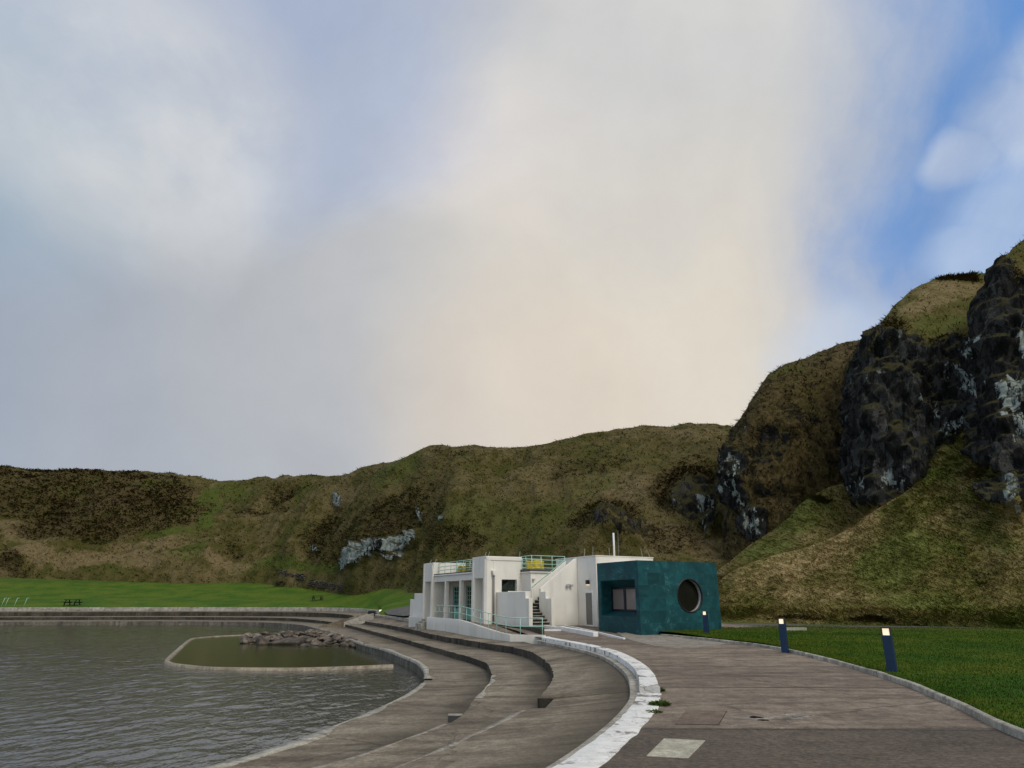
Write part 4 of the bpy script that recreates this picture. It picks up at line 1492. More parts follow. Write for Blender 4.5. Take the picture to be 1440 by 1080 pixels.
lawn_blades('lawn_blades', 140000, 44, 0.042, 2)

# ------------------------------------------------------------------ pavilion (frame: x = b along the side front, y = a along the pool front)
ROT = math.atan2(0.47, 0.883)
OX, OY = -1.60, 43.26
PZ = 0.96
ub = (math.cos(ROT), math.sin(ROT)); ua = (-math.sin(ROT), math.cos(ROT))


def W(b, a):
    return (OX + ub[0] * b + ua[0] * a, OY + ub[1] * b + ua[1] * a)


pav = empty('pavilion', (OX, OY, 0), ROT)
pav.scale = (1, 1, PZ)
tag(pav, 'white flat-roofed art deco pavilion with columned front and outside staircase', 'building')
BV = 0.018
# near pylon with side window
mb = MB().cells([0, 1.1, 2.16, 2.52], [0, 0.34, 0.42, 1.6, 2.0], [-0.6, 0.5, 1.5, 3.08, 3.16, 4.52],
                lambda i, j, k: not ((i == 0 and j == 2 and 1 <= k <= 3) or (i == 1 and j == 0 and k == 2)))
mb.build('pylon', 'white_render', pav, False, BV)
mb = MB().cells([0, 1.1, 2.52], [8.65, 9.05, 10.23, 10.65], [-0.6, 0.5, 3.16, 4.52], lambda i, j, k: not (i == 0 and j == 1 and k == 1))
mb.build('pylon', 'white_render', pav, False, BV)
for bx_ in [(0.04, 0.34, -0.05, 0.05, -0.5, 4.25), (0.04, 2.5, -0.052, 0.052, 4.27, 4.49), (0.5, 0.56, -0.03, 0.05, 0.3, 4.26)] + \
        [(-0.05, 0.05, a0, a0 + 0.16, 0.3, 4.3) for a0 in (0.06, 1.72, 8.72, 10.3)] + [(-0.035, 0.05, 1.93, 1.99, 0.45, 4.0), (-0.035, 0.05, 8.66, 8.70, 0.45, 4.0)]:
    MB().box(*bx_).build('fluting', 'white_render', pav, False, 0.012)
for a0 in (3.92, 6.42):
    MB().box(0.06, 0.32, a0, a0 + 0.20, 0.45, 3.11).build('column', 'white_render', pav, False, 0.012)
MB().box(0.10, 0.42, 1.98, 8.67, 3.1, 3.5).build('beam', 'white_render', pav, False, BV)
MB().box(0.02, 0.9, 1.985, 8.665, 3.503, 3.60).build('coping', 'white_render', pav, False, 0.02)
MB().box(0.05, 0.95, 2.0, 8.65, 3.602, 3.68).build('roof_edge', 'roof_felt', pav, False, 0.01)
# main block with three glazed doors at the back of the loggia
DA = [(2.45, 3.55), (4.7, 5.8), (6.95, 8.05)]
ysm = [0.02, 2.02, 2.45, 3.55, 4.7, 5.8, 6.95, 8.05, 8.63, 10.63]
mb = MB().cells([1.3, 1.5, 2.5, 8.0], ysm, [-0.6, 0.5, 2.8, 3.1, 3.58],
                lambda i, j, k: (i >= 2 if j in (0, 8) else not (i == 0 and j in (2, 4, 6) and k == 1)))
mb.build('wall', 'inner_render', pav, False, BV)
MB().box(0.44, 1.4, 2.03, 8.62, 3.12, 3.5).build('ceiling', 'white_render', pav)
MB().box(0.96, 8.1, 2.04, 8.61, 3.586, 3.65).build('roof', 'roof_felt', pav)
for a0, a1 in DA:
    d = MB()
    d.box(1.400, 1.470, a0, a0 + 0.07, 0.5, 2.8).box(1.400, 1.470, a1 - 0.07, a1, 0.5, 2.8).box(1.400, 1.470, a0 + 0.07, a1 - 0.07, 2.72, 2.8)
    d.box(1.410, 1.460, a0 + 0.07, a1 - 0.07, 0.5, 1.25)
    for q in range(1, 3):
        w = a0 + (a1 - a0) * q / 3
        d.box(1.405, 1.465, w - 0.018, w + 0.018, 1.25, 2.72)
    for q in range(1, 5):
        z = 1.25 + 1.47 * q / 5
        d.box(1.408, 1.462, a0 + 0.07, a1 - 0.07, z - 0.016, z + 0.016)
    dd = d.build('door', 'mint_door', pav)
    MB().box(1.430, 1.450, a0 + 0.05, a1 - 0.05, 1.2, 2.75).build('pane', 'dark_glass', dd)
# yellowish notice boards and pipe between the doors
MB().box(1.26, 1.32, 3.8, 4.45, 0.52, 3.05).build('pilaster', 'white_render', pav)
MB().box(1.26, 1.32, 6.05, 6.7, 0.52, 3.05).build('pilaster', 'white_render', pav)
# wing under the roof terrace
MB().box(2.475, 5.05, -1.2, 0.06, -0.6, 3.54).build('wing_wall', 'white_render', pav, False, BV)
MB().box(2.40, 5.02, -1.28, 0.3, 3.545, 3.72).build('terrace_slab', 'roof_felt', pav, False, 0.015)
MB().box(2.37, 5.0, -1.31, 0.1, 3.50, 3.56).build('coping', 'white_render', pav, False, 0.01)
# service wing
MB().box(5.03, 9.35, -4.49, 0.0, -0.6, 4.40).build('service_wing', 'white_render', pav, False, BV)
MB().box(5.0, 9.38, -4.52, 0.03, 4.403, 4.46).build('coping', 'white_render', pav, False, 0.01)
MB().box(5.35, 9.0, -6.4, -4.47, -0.6, 3.5).build('link_wall', 'white_render', pav)
# door in the service wing (its pool-side face, b = 5.03)
d0, d1 = -4.12, -3.28
d = MB()
d.box(4.985, 5.05, d0, d0 + 0.09, 0.28, 2.34).box(4.985, 5.05, d1 - 0.09, d1, 0.28, 2.34).box(4.985, 5.05, d0 + 0.09, d1 - 0.09, 2.24, 2.34).box(4.985, 5.05, d0 + 0.09, d1 - 0.09, 0.28, 0.38)
dd = d.build('door', 'white_paint', pav, False, 0.006)
MB().box(5.0, 5.04, d0 + 0.08, d1 - 0.08, 0.36, 2.26).build('pane', 'door_glass', dd)
lm = MB().box(4.86, 5.04, -3.78, -3.58, 2.75, 3.0).build('wall_lamp', 'black_frame', pav, False, 0.01)
MB().box(4.88, 5.02, -3.76, -3.60, 2.70, 2.748).build('lamp_glow', 'lamp_glow', lm)
# outer stair wall and flights
MB().prism([(2.40, -0.6), (5.02, -0.6), (5.02, 4.36), (4.9, 4.36), (2.40, 2.50)], 'y', -2.51, -2.30).build('stair_wall', 'white_render', pav, False, BV)
MB().prism([(-3.75, -0.6), (-2.49, -0.6), (-2.49, 2.32), (-3.12, 2.32), (-3.12, 1.92), (-3.75, 1.92)], 'x', 2.37, 2.58).build('stair_wall', 'white_render', pav, False, BV)
MB().prism([(2.45, 1.2), (5.0, 3.2), (5.0, 4.30), (2.45, 2.48)], 'y', -1.34, -1.215).build('stair_parapet', 'white_render', pav, False, BV)
st = MB(); nos = MB()
nst = 7
for k in range(nst):
    a0 = -3.78 + k * 0.27
    z1 = 0.25 + (k + 1) * 0.172
    st.box(0.92, 2.36, a0, a0 + 0.272 if k < nst - 1 else -1.25, -0.5, z1 - 0.045)
    nos.box(0.915, 2.365, a0 - 0.03, a0 + 0.24, z1 - 0.043, z1)
zl = 0.25 + nst * 0.172
for k in range(12):
    b0 = 2.45 + k * 0.2125
    z1 = zl + (k + 1) * 0.187
    st.box(b0, b0 + 0.2127, -2.295, -1.345, -0.5, z1 - 0.045)
    nos.box(b0 - 0.02, b0 + 0.2, -2.29, -1.35, z1 - 0.043, z1)
nos.box(0.92, 2.44, -1.9, -1.3, zl - 0.04, zl + 0.003)
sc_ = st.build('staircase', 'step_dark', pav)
nos.build('tread', 'kerb_concrete', sc_)
MB().box(0.92, 2.47, -1.22, -1.15, zl - .5, zl + 0.9).build('landing_wall', 'white_render', pav)
# screen walls
MB().prism([(-4.1, -0.4), (-0.01, -0.4), (-0.01, 2.30), (-3.70, 2.30), (-3.70, 1.92), (-4.1, 1.92)], 'x', 0.70, 0.94).build('screen_wall', 'white_render', pav, False, BV)
MB().prism([(10.66, -0.4), (14.8, -0.4), (14.8, 1.9), (13.9, 1.9), (13.9, 2.35), (10.66, 2.35)], 'x', 0.58, 0.82).build('screen_wall', 'white_render', pav, False, BV)
MB().box(0.30, 0.53, 10.75, 14.2, -0.4, 0.58).build('low_wall', 'white_render', pav, False, BV)
# steps up into the far pylon
fs_ = MB()
for k, (b0, z1) in enumerate(((-0.62, 0.18), (-0.40, 0.34), (-0.18, 0.5))):
    fs_.box(b0, 0.3 - 0.001 * k, 9.1 + 0.002 * k, 10.2 - 0.002 * k, -0.5, z1)
fs_.build('entrance_steps', 'kerb_concrete', pav, False, 0.02)
# side window and downpipe
w = MB()
w.box(1.1, 2.16, 0.25, 0.30, 1.5, 1.58).box(1.1, 2.16, 0.25, 0.30, 3.02, 3.08).box(1.1, 1.15, 0.25, 0.30, 1.58, 3.02).box(2.11, 2.16, 0.25, 0.30, 1.58, 3.02)
w.box(1.15, 2.11, 0.255, 0.295, 2.54, 2.57)
ww = w.build('window', 'net_green', pav)
MB().box(1.12, 2.14, 0.27, 0.29, 1.55, 3.05).build('pane', 'dark_glass', ww)
dp = MB().tube([(0.50, -0.10, 0.35), (0.50, -0.10, 3.35)], 0.06, 10)
dpo = dp.build('downpipe', 'pipe_grey', pav, True)
MB().prism([(0.34, 3.62), (0.66, 3.62), (0.56, 3.32), (0.44, 3.32)], 'y', -0.24, -0.005).build('hopper', 'white_render', dpo, False, 0.01)
# floodlights on the stair wall
fl = MB()
fl.box(4.32, 4.36, -2.62, -2.505, 2.72, 2.80)
fl.box(4.14, 4.30, -2.72, -2.56, 2.62, 2.76).box(4.40, 4.56, -2.72, -2.56, 2.62, 2.76).box(4.28, 4.42, -2.64, -2.60, 2.70, 2.73)
fl.build('floodlight', 'grey_metal', pav, False, 0.008)
MB().box(2.56, 2.70, -1.36, -1.19, 3.02, 3.12).build('wall_lamp', 'grey_metal', pav, False, 0.01)
# flue and thin rods on the roof
MB().tube([(7.5, -3.0, 4.42), (7.5, -3.0, 6.05)], 0.06, 12).build('flue', 'white_paint', pav, True)
MB().tube([(7.85, -3.0, 4.42), (7.85, -3.0, 6.2)], 0.006, 6).build('aerial', 'grey_metal', pav)
for (b0, a0, z0, db, h) in ((5.1, -3.2, 4.45, 0.06, 0.5), (5.1, -4.1, 4.45, 0.05, 0.55), (6.1, -4.4, 4.45, 0, 0.5), (8.6, -4.4, 4.45, -0.1, 0.55), (9.2, -4.4, 4.45, -0.25, 0.5), (0.3, 0.3, 4.52, 0.1, 0.3), (0.4, 1.0, 4.52, 0.1, 0.32), (0.3, 9.2, 4.52, 0.15, 0.3), (0.3, 10.2, 4.52, 0.15, 0.3), (2.45, 0.2, 4.5, 0.05, .4)):
    MB().tube([(b0, a0, z0 - 0.02), (b0 + db, a0, z0 + h)], 0.011, 5).build('rod', 'grey_metal', pav)

# ------------------------------------------------------------------ access ramp with white side wall
ramp = empty('access_ramp', (OX, OY, 0), ROT)
tag(ramp, 'white-walled access ramp curving up along the pavilion front', 'ramp')
fr = spline([(-0.32, 8.8, 0.62), (-0.55, 5.4, 0.62), (-0.80, 2.9, 0.61), (-0.98, 1.6, 0.59), (-1.2, -0.6, 0.45), (-1.42, -3.0, 0.26), (-1.58, -5.0, 0.12), (-1.67, -6.3, 0.07)], 60)
ret = np.column_stack([np.linspace(-1.67, -0.57, 12), np.linspace(-6.3, -7.9, 12), np.linspace(0.07, 0.08, 12)])
wall_line = np.concatenate([fr, ret[1:]])


def wall_along(line, th, z0, inner):
    t = np.gradient(line[:, :2], axis=0); t /= np.linalg.norm(t, axis=1)[:, None]
    nr = np.stack([-t[:, 1], t[:, 0]], 1)
    if inner is not None and np.mean(np.sum(nr * (np.array(inner) - line[:, :2]), axis=1)) < 0:
        nr = -nr
    b2 = line[:, :2] + nr * th
    n = len(line)
    rows = [np.column_stack([line[:, :2], np.full(n, z0)]), line.copy(), np.column_stack([b2, line[:, 2]]), np.column_stack([b2, np.full(n, z0)])]
    V = np.concatenate(rows); i = np.arange(n - 1)
    f = np.concatenate([np.stack([r * n + i, r * n + i + 1, (r + 1) * n + i + 1, (r + 1) * n + i], 1) for r in range(3)])
    caps = np.array([[0, n, 2 * n, 3 * n], [n - 1, 4 * n - 1, 3 * n - 1, 2 * n - 1]])
    return V, np.concatenate([f, caps])


V, f = wall_along(wall_line, 0.18, -0.7, (0.6, -2))
o = mesh_obj('side_wall', V, f, 'white_render', ramp)
bmod = o.modifiers.new('bevel', 'BEVEL'); bmod.width = 0.015; bmod.segments = 2; bmod.limit_method = 'ANGLE'
MB().box(-0.30, -0.02, 8.66, 8.84, -0.6, 0.60).build('end_wall', 'white_render', ramp, False, BV)
deck_out = fr.copy(); deck_out[:, 0] += 0.12; deck_out[:, 2] -= 0.13
deck_in = fr.copy()
deck_in[:, 0] = np.interp(fr[:, 1], [-7, -4.6, -4.4, -0.3, 0.1, 8.8], [0.2, 0.5, 0.64, 0.64, 1.32, 1.32])
deck_in[:, 2] = np.minimum(fr[:, 2] - 0.12, 0.5)
n = len(fr)
Vd = np.concatenate([deck_out, (deck_out + deck_in) / 2, deck_in])
i = np.arange(n - 1)
fd = np.concatenate([np.stack([r * n + i, r * n + i + 1, (r + 1) * n + i + 1, (r + 1) * n + i], 1) for r in range(2)])
mesh_obj('deck', Vd, fd, 'path_concrete', ramp)
# rubble edging on the inner side of the ramp foot
MB().prism([(0.2, -6.6), (0.62, -4.5), (0.62, -0.6), (0.45, -0.6), (0.42, -4.5), (0.0, -6.7)], 'z', -0.1, 0.36).build('edging', 'fieldstone', ramp, False, 0.03)


# ------------------------------------------------------------------ railings
def railing(name, line, heights, post_pos, mat, label, group=None, r=0.022, rp=0.02, origin=(OX, OY, 0), rot=ROT, posth=None):
    root = empty(name, origin, rot)
    root.scale = (1, 1, PZ)
    tag(root, label, 'railing', group)
    L = np.array(line, float)
    s = np.concatenate([[0], np.cumsum(np.linalg.norm(np.diff(L[:, :2], axis=0), axis=1))])
    for h in heights:
        MB().tube([(p[0], p[1], p[2] + h) for p in L], r, 8).build('rail', mat, root, True)
    for q in post_pos:
        p = [float(np.interp(q, s, L[:, d])) for d in range(3)]
        MB().tube([(p[0], p[1], p[2] - 0.02), (p[0], p[1], p[2] + max(heights))], rp, 8).build('post', mat, root, True)
    return root


rl = wall_line.copy()
rl[:, 0] = np.where(np.arange(len(rl)) < len(fr), rl[:, 0] + 0.1, rl[:, 0])
rl = rl[rl[:, 1] < 7.4]
rl[-11:, 1] += 0.1
Lr = np.linalg.norm(np.diff(rl[:, :2], axis=0), axis=1).sum()
railing('ramp_railing', rl, (0.84, 0.42), [0.02, 0.9] + list(np.linspace(1.8, Lr - 0.05, 12)), 'mint_paint',
        'mint green tube railing with slim posts along the white ramp wall')
railing('roof_railing', [(0.4, 2.02, 3.66), (0.4, 8.62, 3.66)], (0.8, 0.53, 0.28), np.linspace(0.1, 6.5, 7), 'mint_paint',
        'mint green railing on the roof edge between the two white pylons', None, 0.022)
railing('roof_railing', [(2.56, 0.25, 3.7), (2.56, -1.18, 3.7), (4.98, -1.18, 3.7)], (0.86, 0.6, 0.34, 0.1), [0.02, 0.7, 1.43, 2.1, 2.9, 3.83], 'mint_paint',
        'mint green railing round the roof terrace at the top of the stairs', None, 0.02)
railing('roof_railing', [(1.7, 2.1, 3.63), (1.7, 8.5, 3.63)], (0.9, 0.6, 0.3), np.linspace(0.1, 6.3, 9), 'mint_paint',
        'second mint green railing further back on the roof between the pylons', None, 0.02)
railing('roof_railing', [(2.7, 1.6, 3.63), (4.95, 1.6, 3.63)], (0.9, 0.6, 0.3), [0.05, 0.75, 1.5, 2.2], 'mint_paint',
        'mint green railing at the back of the roof terrace behind yellow banner', None, 0.02)
railing('stair_handrail', [(2.5, -1.27, 2.50), (4.98, -1.27, 4.28)], (0.10,), [0.1, 1.2, 2.4], 'mint_paint',
        'sloping pale handrail beside the upper stair flight', None, 0.02)


def banner(x0, x1, y, z0, z1, along, label):
    V, fcs = [], []
    nx, nz = 16, 7
    for i in range(nx):
        for k in range(nz):
            u = x0 + (x1 - x0) * i / (nx - 1)
            wv = 0.05 * math.sin(i * 0.9) + 0.03 * math.sin(k * 1.3 + i)
            z = z0 + (z1 - z0) * k / (nz - 1) - 0.03 * math.sin(i * 0.5)
            V.append((u, y + wv, z) if along == 'x' else (y + wv, u, z))
    for i in range(nx - 1):
        for k in range(nz - 1):
            q = i * nz + k
            fcs.append((q, q + nz, q + nz + 1, q + 1))
    o = mesh_obj('banner', V, fcs, 'yellow_banner', None, True)
    o.location = (OX, OY, 0); o.rotation_euler = (0, 0, ROT); o.scale = (1, 1, PZ)
    sm = o.modifiers.new('thick', 'SOLIDIFY'); sm.thickness = 0.012
    tag(o, label, 'banner', 'yellow banners on the roof')


banner(3.70, 5.05, 1.5, 3.80, 4.42, 'x', 'yellow cloth banner on the roof terrace railing above the stairs')
banner(6.6, 8.0, 1.6, 3.82, 4.25, 'y', 'yellow banner on the roof behind the front railing between the pylons')

# ------------------------------------------------------------------ teal tiled block
TX, TY = W(3.82, -9.96)
teal = empty('tiled_building', (TX, TY, 0), ROT)
tag(teal, 'dark teal tiled box building with round window and deep square window', 'building')
BW, BD, BT = 5.42, 3.63, 3.70
mb = MB()
# right face (y = 0) with a round opening
cxr, czr, rr_ = 3.36, 1.97, 0.85
angs = sorted([2 * math.pi * k / 56 for k in range(56)] + [math.atan2(z - czr, x - cxr) % (2 * math.pi) for x in (0, BW) for z in (-0.4, BT)])
ring, outr = [], []
for w_ in angs:
    c_, s_ = math.cos(w_), math.sin(w_)
    ring.append((cxr + rr_ * c_, 0.0, czr + rr_ * s_))
    tt = min([((BW if c_ > 0 else 0) - cxr) / c_ if abs(c_) > 1e-9 else 1e9, ((BT if s_ > 0 else -0.4) - czr) / s_ if abs(s_) > 1e-9 else 1e9])
    outr.append((cxr + tt * c_, 0.0, czr + tt * s_))
nA = len(angs)
mb.add(ring + outr, [(i, nA + i, nA + (i + 1) % nA, (i + 1) % nA) for i in range(nA)])
# left face (x = 0) with a splayed square opening
oy0, oy1, oz0, oz1 = 0.30, 3.36, 0.92, 2.76
iy0, iy1, iz0, iz1 = 0.32, 3.34, 1.18, 2.40
dI = 0.75
outer4 = [(0, 0, -0.4), (0, BD, -0.4), (0, BD, BT), (0, 0, BT)]
hole4 = [(0, oy0, oz0), (0, oy1, oz0), (0, oy1, oz1), (0, oy0, oz1)]
inn4 = [(dI, iy0, iz0), (dI, iy1, iz0), (dI, iy1, iz1), (dI, iy0, iz1)]
mb.add(outer4 + hole4 + inn4, [(i, 4 + i, 4 + (i + 1) % 4, (i + 1) % 4) for i in range(4)] + [(4 + i, 8 + i, 8 + (i + 1) % 4, 4 + (i + 1) % 4) for i in range(4)])
# other sides and parapet top
mb.add([(0, 0, BT), (BW, 0, BT), (BW, BD, BT), (0, BD, BT), (.3, .3, BT), (BW - .3, .3, BT), (BW - .3, BD - .3, BT), (.3, BD - .3, BT),
        (.3, .3, BT - .25), (BW - .3, .3, BT - .25), (BW - .3, BD - .3, BT - .25), (.3, BD - .3, BT - .25)],
       [(i, (i + 1) % 4, 4 + (i + 1) % 4, 4 + i) for i in range(4)] + [(4 + i, 4 + (i + 1) % 4, 8 + (i + 1) % 4, 8 + i) for i in range(4)])
mb.add([(BW, 0, -0.4), (BW, BD, -0.4), (BW, BD, BT), (BW, 0, BT)], [(0, 1, 2, 3)])
mb.add([(0, BD, -0.4), (BW, BD, -0.4), (BW, BD, BT), (0, BD, BT)], [(0, 3, 2, 1)])
mb.build('wall', 'teal_marble', teal)
MB().box(.28, BW - .28, .28, BD - .28, BT - .35, BT - .22).build('roof', 'roof_felt', teal)
# round window
rim = MB()
k0 = 64


def ringset(r0, r1, y0, y1):
    vs = []
    for k in range(k0):
        w_ = 2 * math.pi * k / k0
        for r, y in ((r0, y0), (r0, y1), (r1, y1), (r1, y0)):
            vs.append((cxr + r * math.cos(w_), y, czr + r * math.sin(w_)))
    fs = []
    for k in range(k0):
        a, b2 = k * 4, ((k + 1) % k0) * 4
        for e in range(4):
            fs.append((a + e, a + (e + 1) % 4, b2 + (e + 1) % 4, b2 + e))
    return vs, fs


rw_ = MB().add(*ringset(rr_ - 0.045, rr_ + 0.03, -0.02, 0.05)).build('round_window', 'black_frame', teal, True)
MB().add(*ringset(rr_ - 0.03, rr_ + 0.02, 0.052, 0.30)).build('reveal', 'reveal_grey', rw_, True)
disc = [(cxr + (rr_ - 0.02) * math.cos(2 * math.pi * k / k0), 0.27, czr + (rr_ - 0.02) * math.sin(2 * math.pi * k / k0)) for k in range(k0)]
pane = MB().add(disc, [tuple(range(k0))]).build('pane', 'cafe_glass', rw_)
# square window
w = MB()
w.box(dI - .06, dI + .04, iy0, iy0 + .1, iz0, iz1).box(dI - .06, dI + .04, iy1 - .1, iy1, iz0, iz1)
w.box(dI - .06, dI + .04, iy0 + .1, iy1 - .1, iz1 - .09, iz1).box(dI - .06, dI + .04, iy0 + .1, iy1 - .1, iz0, iz0 + .09)
w.box(dI - .06, dI + .04, 2.08, 2.24, iz0 + .09, iz1 - .09)
wo = w.build('window', 'black_frame', teal, False, 0.006)
MB().box(dI - .01, dI + .01, iy0 + .05, iy1 - .05, iz0 + .05, iz1 - .05).build('pane', 'bright_reflection_glass', wo)

# ------------------------------------------------------------------ bollard lights
def make_bollard(h):
    r = empty('bollard_light')
    s = 0.105
    MB().box(-s, s, -s, s, -0.12, h - 0.17).build('post', 'bollard_blue', r, False, 0.008)
    MB().box(-s, -s + 0.03, -s, s, h - 0.17, h - 0.012).box(s - 0.03, s, -s, s, h - 0.168, h - 0.014).build('back_plate', 'bollard_cap', r)
    MB().box(-s, s, -s, s, h - 0.012, h + 0.02).build('cap', 'bollard_cap', r, False, 0.006)
    MB().prism([(-s + 0.004, h - 0.168), (s - 0.02, h - 0.168), (s - 0.06, h - 0.014), (-s + 0.02, h - 0.014)], 'x', -s + 0.032, s - 0.032).build('lamp', 'lamp_glow', r)
    return r


def copy_tree(o, parent=None):
    c = o.copy(); col.objects.link(c)
    if parent is not None:
        c.parent = parent
    for ch in list(o.children):
        copy_tree(ch, c)
    return c


proto = make_bollard(1.0)
bl = [(1255, 943, 'dark blue bollard lamp on the lawn nearest the path kerb', 0.30), (1104, 913.5, 'dark blue bollard lamp standing halfway along the lawn edge', 0.28), (994, 893.5, 'dark blue bollard lamp standing just in front of the teal building', 0.26)]
for k, (px, py, lb, rz) in enumerate(bl):
    o = proto if k == 0 else copy_tree(proto)
    x, y = G(px, py, 0.10)
    o.location = (x, y, float(lawn_h(np.array([x]), np.array([y]))[0]))
    o.rotation_euler = (0, 0, -0.55 - rz * 0.2)
    tag(o, lb, 'bollard', 'bollard lights along the lawn')

# low floodlight and dark box at the far end of the terraces
x, y = G(535.5, 861, 0.42)
flr = empty('floodlight', (x, y, 0.42), 0.3)
tag(flr, 'small lit floodlight on the ground at the far end of the terraces', 'floodlight')
MB().box(-.2, .2, 0.0, .16, 0.05, .3).box(-.05, .05, .04, .12, -0.3, .05).build('housing', 'black_frame', flr, False, 0.01)
MB().box(-.18, .18, -0.012, -0.001, 0.08, .28).build('lens', 'flood_glow', flr)
x, y = G(524, 862, 0.42)
bx = MB().box(-.5, .3, -.2, .25, -0.3, .18).box(-.46, .26, -.16, .21, .181, .22).build('utility_box', 'black_frame', None, False, 0.02)
bx.location = (x, y, 0.42)
tag(bx, 'low dark box on the ground beside the small lit floodlight', 'box')

# ------------------------------------------------------------------ white edging kerbs in the yard
def bar(name, pts, w, h, mat, label, zoff=0.0):
    m_ = MB()
    P = [Vector((x, y, float(gz(x, y)) + zoff)) for x, y in pts]
    for p, q in zip(P[:-1], P[1:]):
        d = (q - p); d.z = 0
        nrm = Vector((-d.y, d.x, 0)).normalized() * (w / 2)
        vs = [p - nrm, p + nrm, q + nrm, q - nrm]
        m_.add([tuple(v + Vector((0, 0, -0.1))) for v in vs] + [tuple(v + Vector((0, 0, h))) for v in vs],
               [(4, 5, 6, 7), (0, 1, 5, 4), (1, 2, 6, 5), (2, 3, 7, 6), (3, 0, 4, 7)])
    o = m_.build(name, mat, None, False, 0.02)
    tag(o, label, 'kerb', 'white kerbs in the yard')
    return o


bar('white_kerb', [G(779, 878.5, 0.28), G(812, 884.5, 0.2), G(838, 889.5, 0.1), G(878, 899, 0.0)], 0.12, 0.06, 'white_paint', 'long thin white kerb line running from stair foot towards teal building')
bar('white_kerb', [G(789, 886.5, 0.16), G(812, 890.5, 0.08), G(838, 894.8, 0.02)], 0.28, 0.2, 'white_paint', 'thick bluish white kerb running beside the raised painted kerb')
bar('white_kerb', [G(752, 884.6, 0.16), G(788, 886.5, 0.16)], 0.18, 0.16, 'white_paint', 'upper of two short white kerbs at the foot of the ramp')
bar('white_kerb', [G(752, 888.6, 0.1), G(789, 888.6, 0.1)], 0.16, 0.07, 'white_paint', 'lower of two short white kerbs at the foot of the ramp')

# ------------------------------------------------------------------ things on the promenade
slab_px = [(909, 1063.5), (968, 1066.5), (992, 1042), (934, 1039)]
o = MB().prism([G(a, b_, 0) for a, b_ in slab_px], 'z', -0.05, 0.008).build('paving_slab', 'slab_concrete', None, False, 0.004)
tag(o, 'pale square concrete slab let into the dark path', 'slab')
cov = [G(a, b_, 0) for a, b_ in [(950, 1018.5), (1010, 1019.5), (1022, 1000), (965, 1000)]]
cen = np.mean(np.array(cov), axis=0)
cv = empty('access_cover', (cen[0], cen[1], 0))
tag(cv, 'rusty brown iron access cover set flush in the path', 'cover')
loc = [(p[0] - cen[0], p[1] - cen[1]) for p in cov]
MB().prism([(p[0] * 1.02, p[1] * 1.02) for p in loc], 'z', -0.05, 0.003).build('frame', 'dark_gap', cv)
MB().prism(loc, 'z', -0.05, 0.007).build('lid', 'iron_cover', cv)


def blob(name, px, py, rx, ry, z, mat, seed, label=None, cat=None, kind=None, th=0.05):
    rng = random.Random(seed)
    x0, y0 = G(px, py, 0)
    pts = []
    for k in range(26):
        w_ = 2 * math.pi * k / 26
        r = 1 + 0.35 * rng.uniform(-1, 1)
        pts.append((x0 + rx * r * math.cos(w_), y0 + ry * r * math.sin(w_)))
    o = MB().prism(pts, 'z', z - th, z).build(name, mat)
    if kind:
        o['kind'] = kind
    if label:
        tag(o, label, cat)
    return o


blob('path_patch', 1085, 1010, 0.62, 0.10, 0.004, 'pale_mortar', 3, None, None, 'structure')
blob('path_patch', 1122, 1006, 0.22, 0.17, 0.0055, 'pale_mortar', 6, None, None, 'structure')
blob('path_patch', 1030, 1020, 0.2, 0.05, 0.004, 'pale_mortar', 5, None, None, 'structure')
blob('pothole', 1063, 1009, 0.10, 0.085, 0.007, 'hole_dark', 4, None, None, 'structure')
blob('pothole', 1073, 1013, 0.07, 0.04, 0.008, 'hole_dark', 8, None, None, 'structure')
x, y = G(1119, 884.6, 0.3)
o = MB().box(-0.55, 0.5, -0.2, 0.2, -0.1, 0.09).build('stone_slab', 'slab_concrete', None, False, 0.02)
o.location = (x, y, 0.28)
tag(o, 'flat pale slab lying on gravel behind the middle bollard', 'slab')


def weed(px, py, r, h, n, seed, label):
    rng = random.Random(seed)
    V, fcs = [], []
    for k in range(n):
        w_ = rng.uniform(0, 2 * math.pi); d = r * math.sqrt(rng.random())
        p = Vector((d * math.cos(w_), d * math.sin(w_), 0.0))
        hh = h * rng.uniform(0.3, 1) * (1.1 - d / r * 0.7)
        out_ = Vector((math.cos(w_ + rng.uniform(-.8, .8)), math.sin(w_ + rng.uniform(-.8, .8)), 0))
        tip = p + out_ * rng.uniform(0.02, 0.09) + Vector((0, 0, hh))
        side = Vector((-out_.y, out_.x, 0)) * rng.uniform(0.008, 0.02)
        md = (p + tip) / 2 + Vector((0, 0, hh * 0.15))
        q = len(V)
        V += [tuple(p), tuple(md - side), tuple(tip), tuple(md + side)]
        fcs.append((q, q + 1, q + 2, q + 3))
    o = mesh_obj('weed', V, fcs, 'weed_leaf')
    x, y = G(px, py, 0)
    o.location = (x, y, 0.0)
    tag(o, label, 'plant', 'weeds growing by the white kerb')


weed(928, 992, 0.15, 0.12, 330, 1, 'bushy green weed by the kerb where the raised part ends')
weed(925, 972, 0.11, 0.12, 200, 2, 'smaller green weed against the raised white kerb')
weed(921, 1002, 0.10, 0.06, 90, 5, 'low creeping weed at the edge of the flush white kerb')

# ------------------------------------------------------------------ picnic tables, far railing, ruined wall
trees = {'lawn': BVHTree.FromPolygons([tuple(p) for p in farlawn_v], [tuple(q) for q in farlawn_f.tolist()])}
hill_bvh = BVHTree.FromPolygons([tuple(p) for p in LAYERS[0][0]], [tuple(q) for q in LAYERS[0][1].tolist()])


def hit(px, py, bv):
    h = bv.ray_cast(Vector((0, 0, CAMZ)), raydir(px, py))
    return h[0]


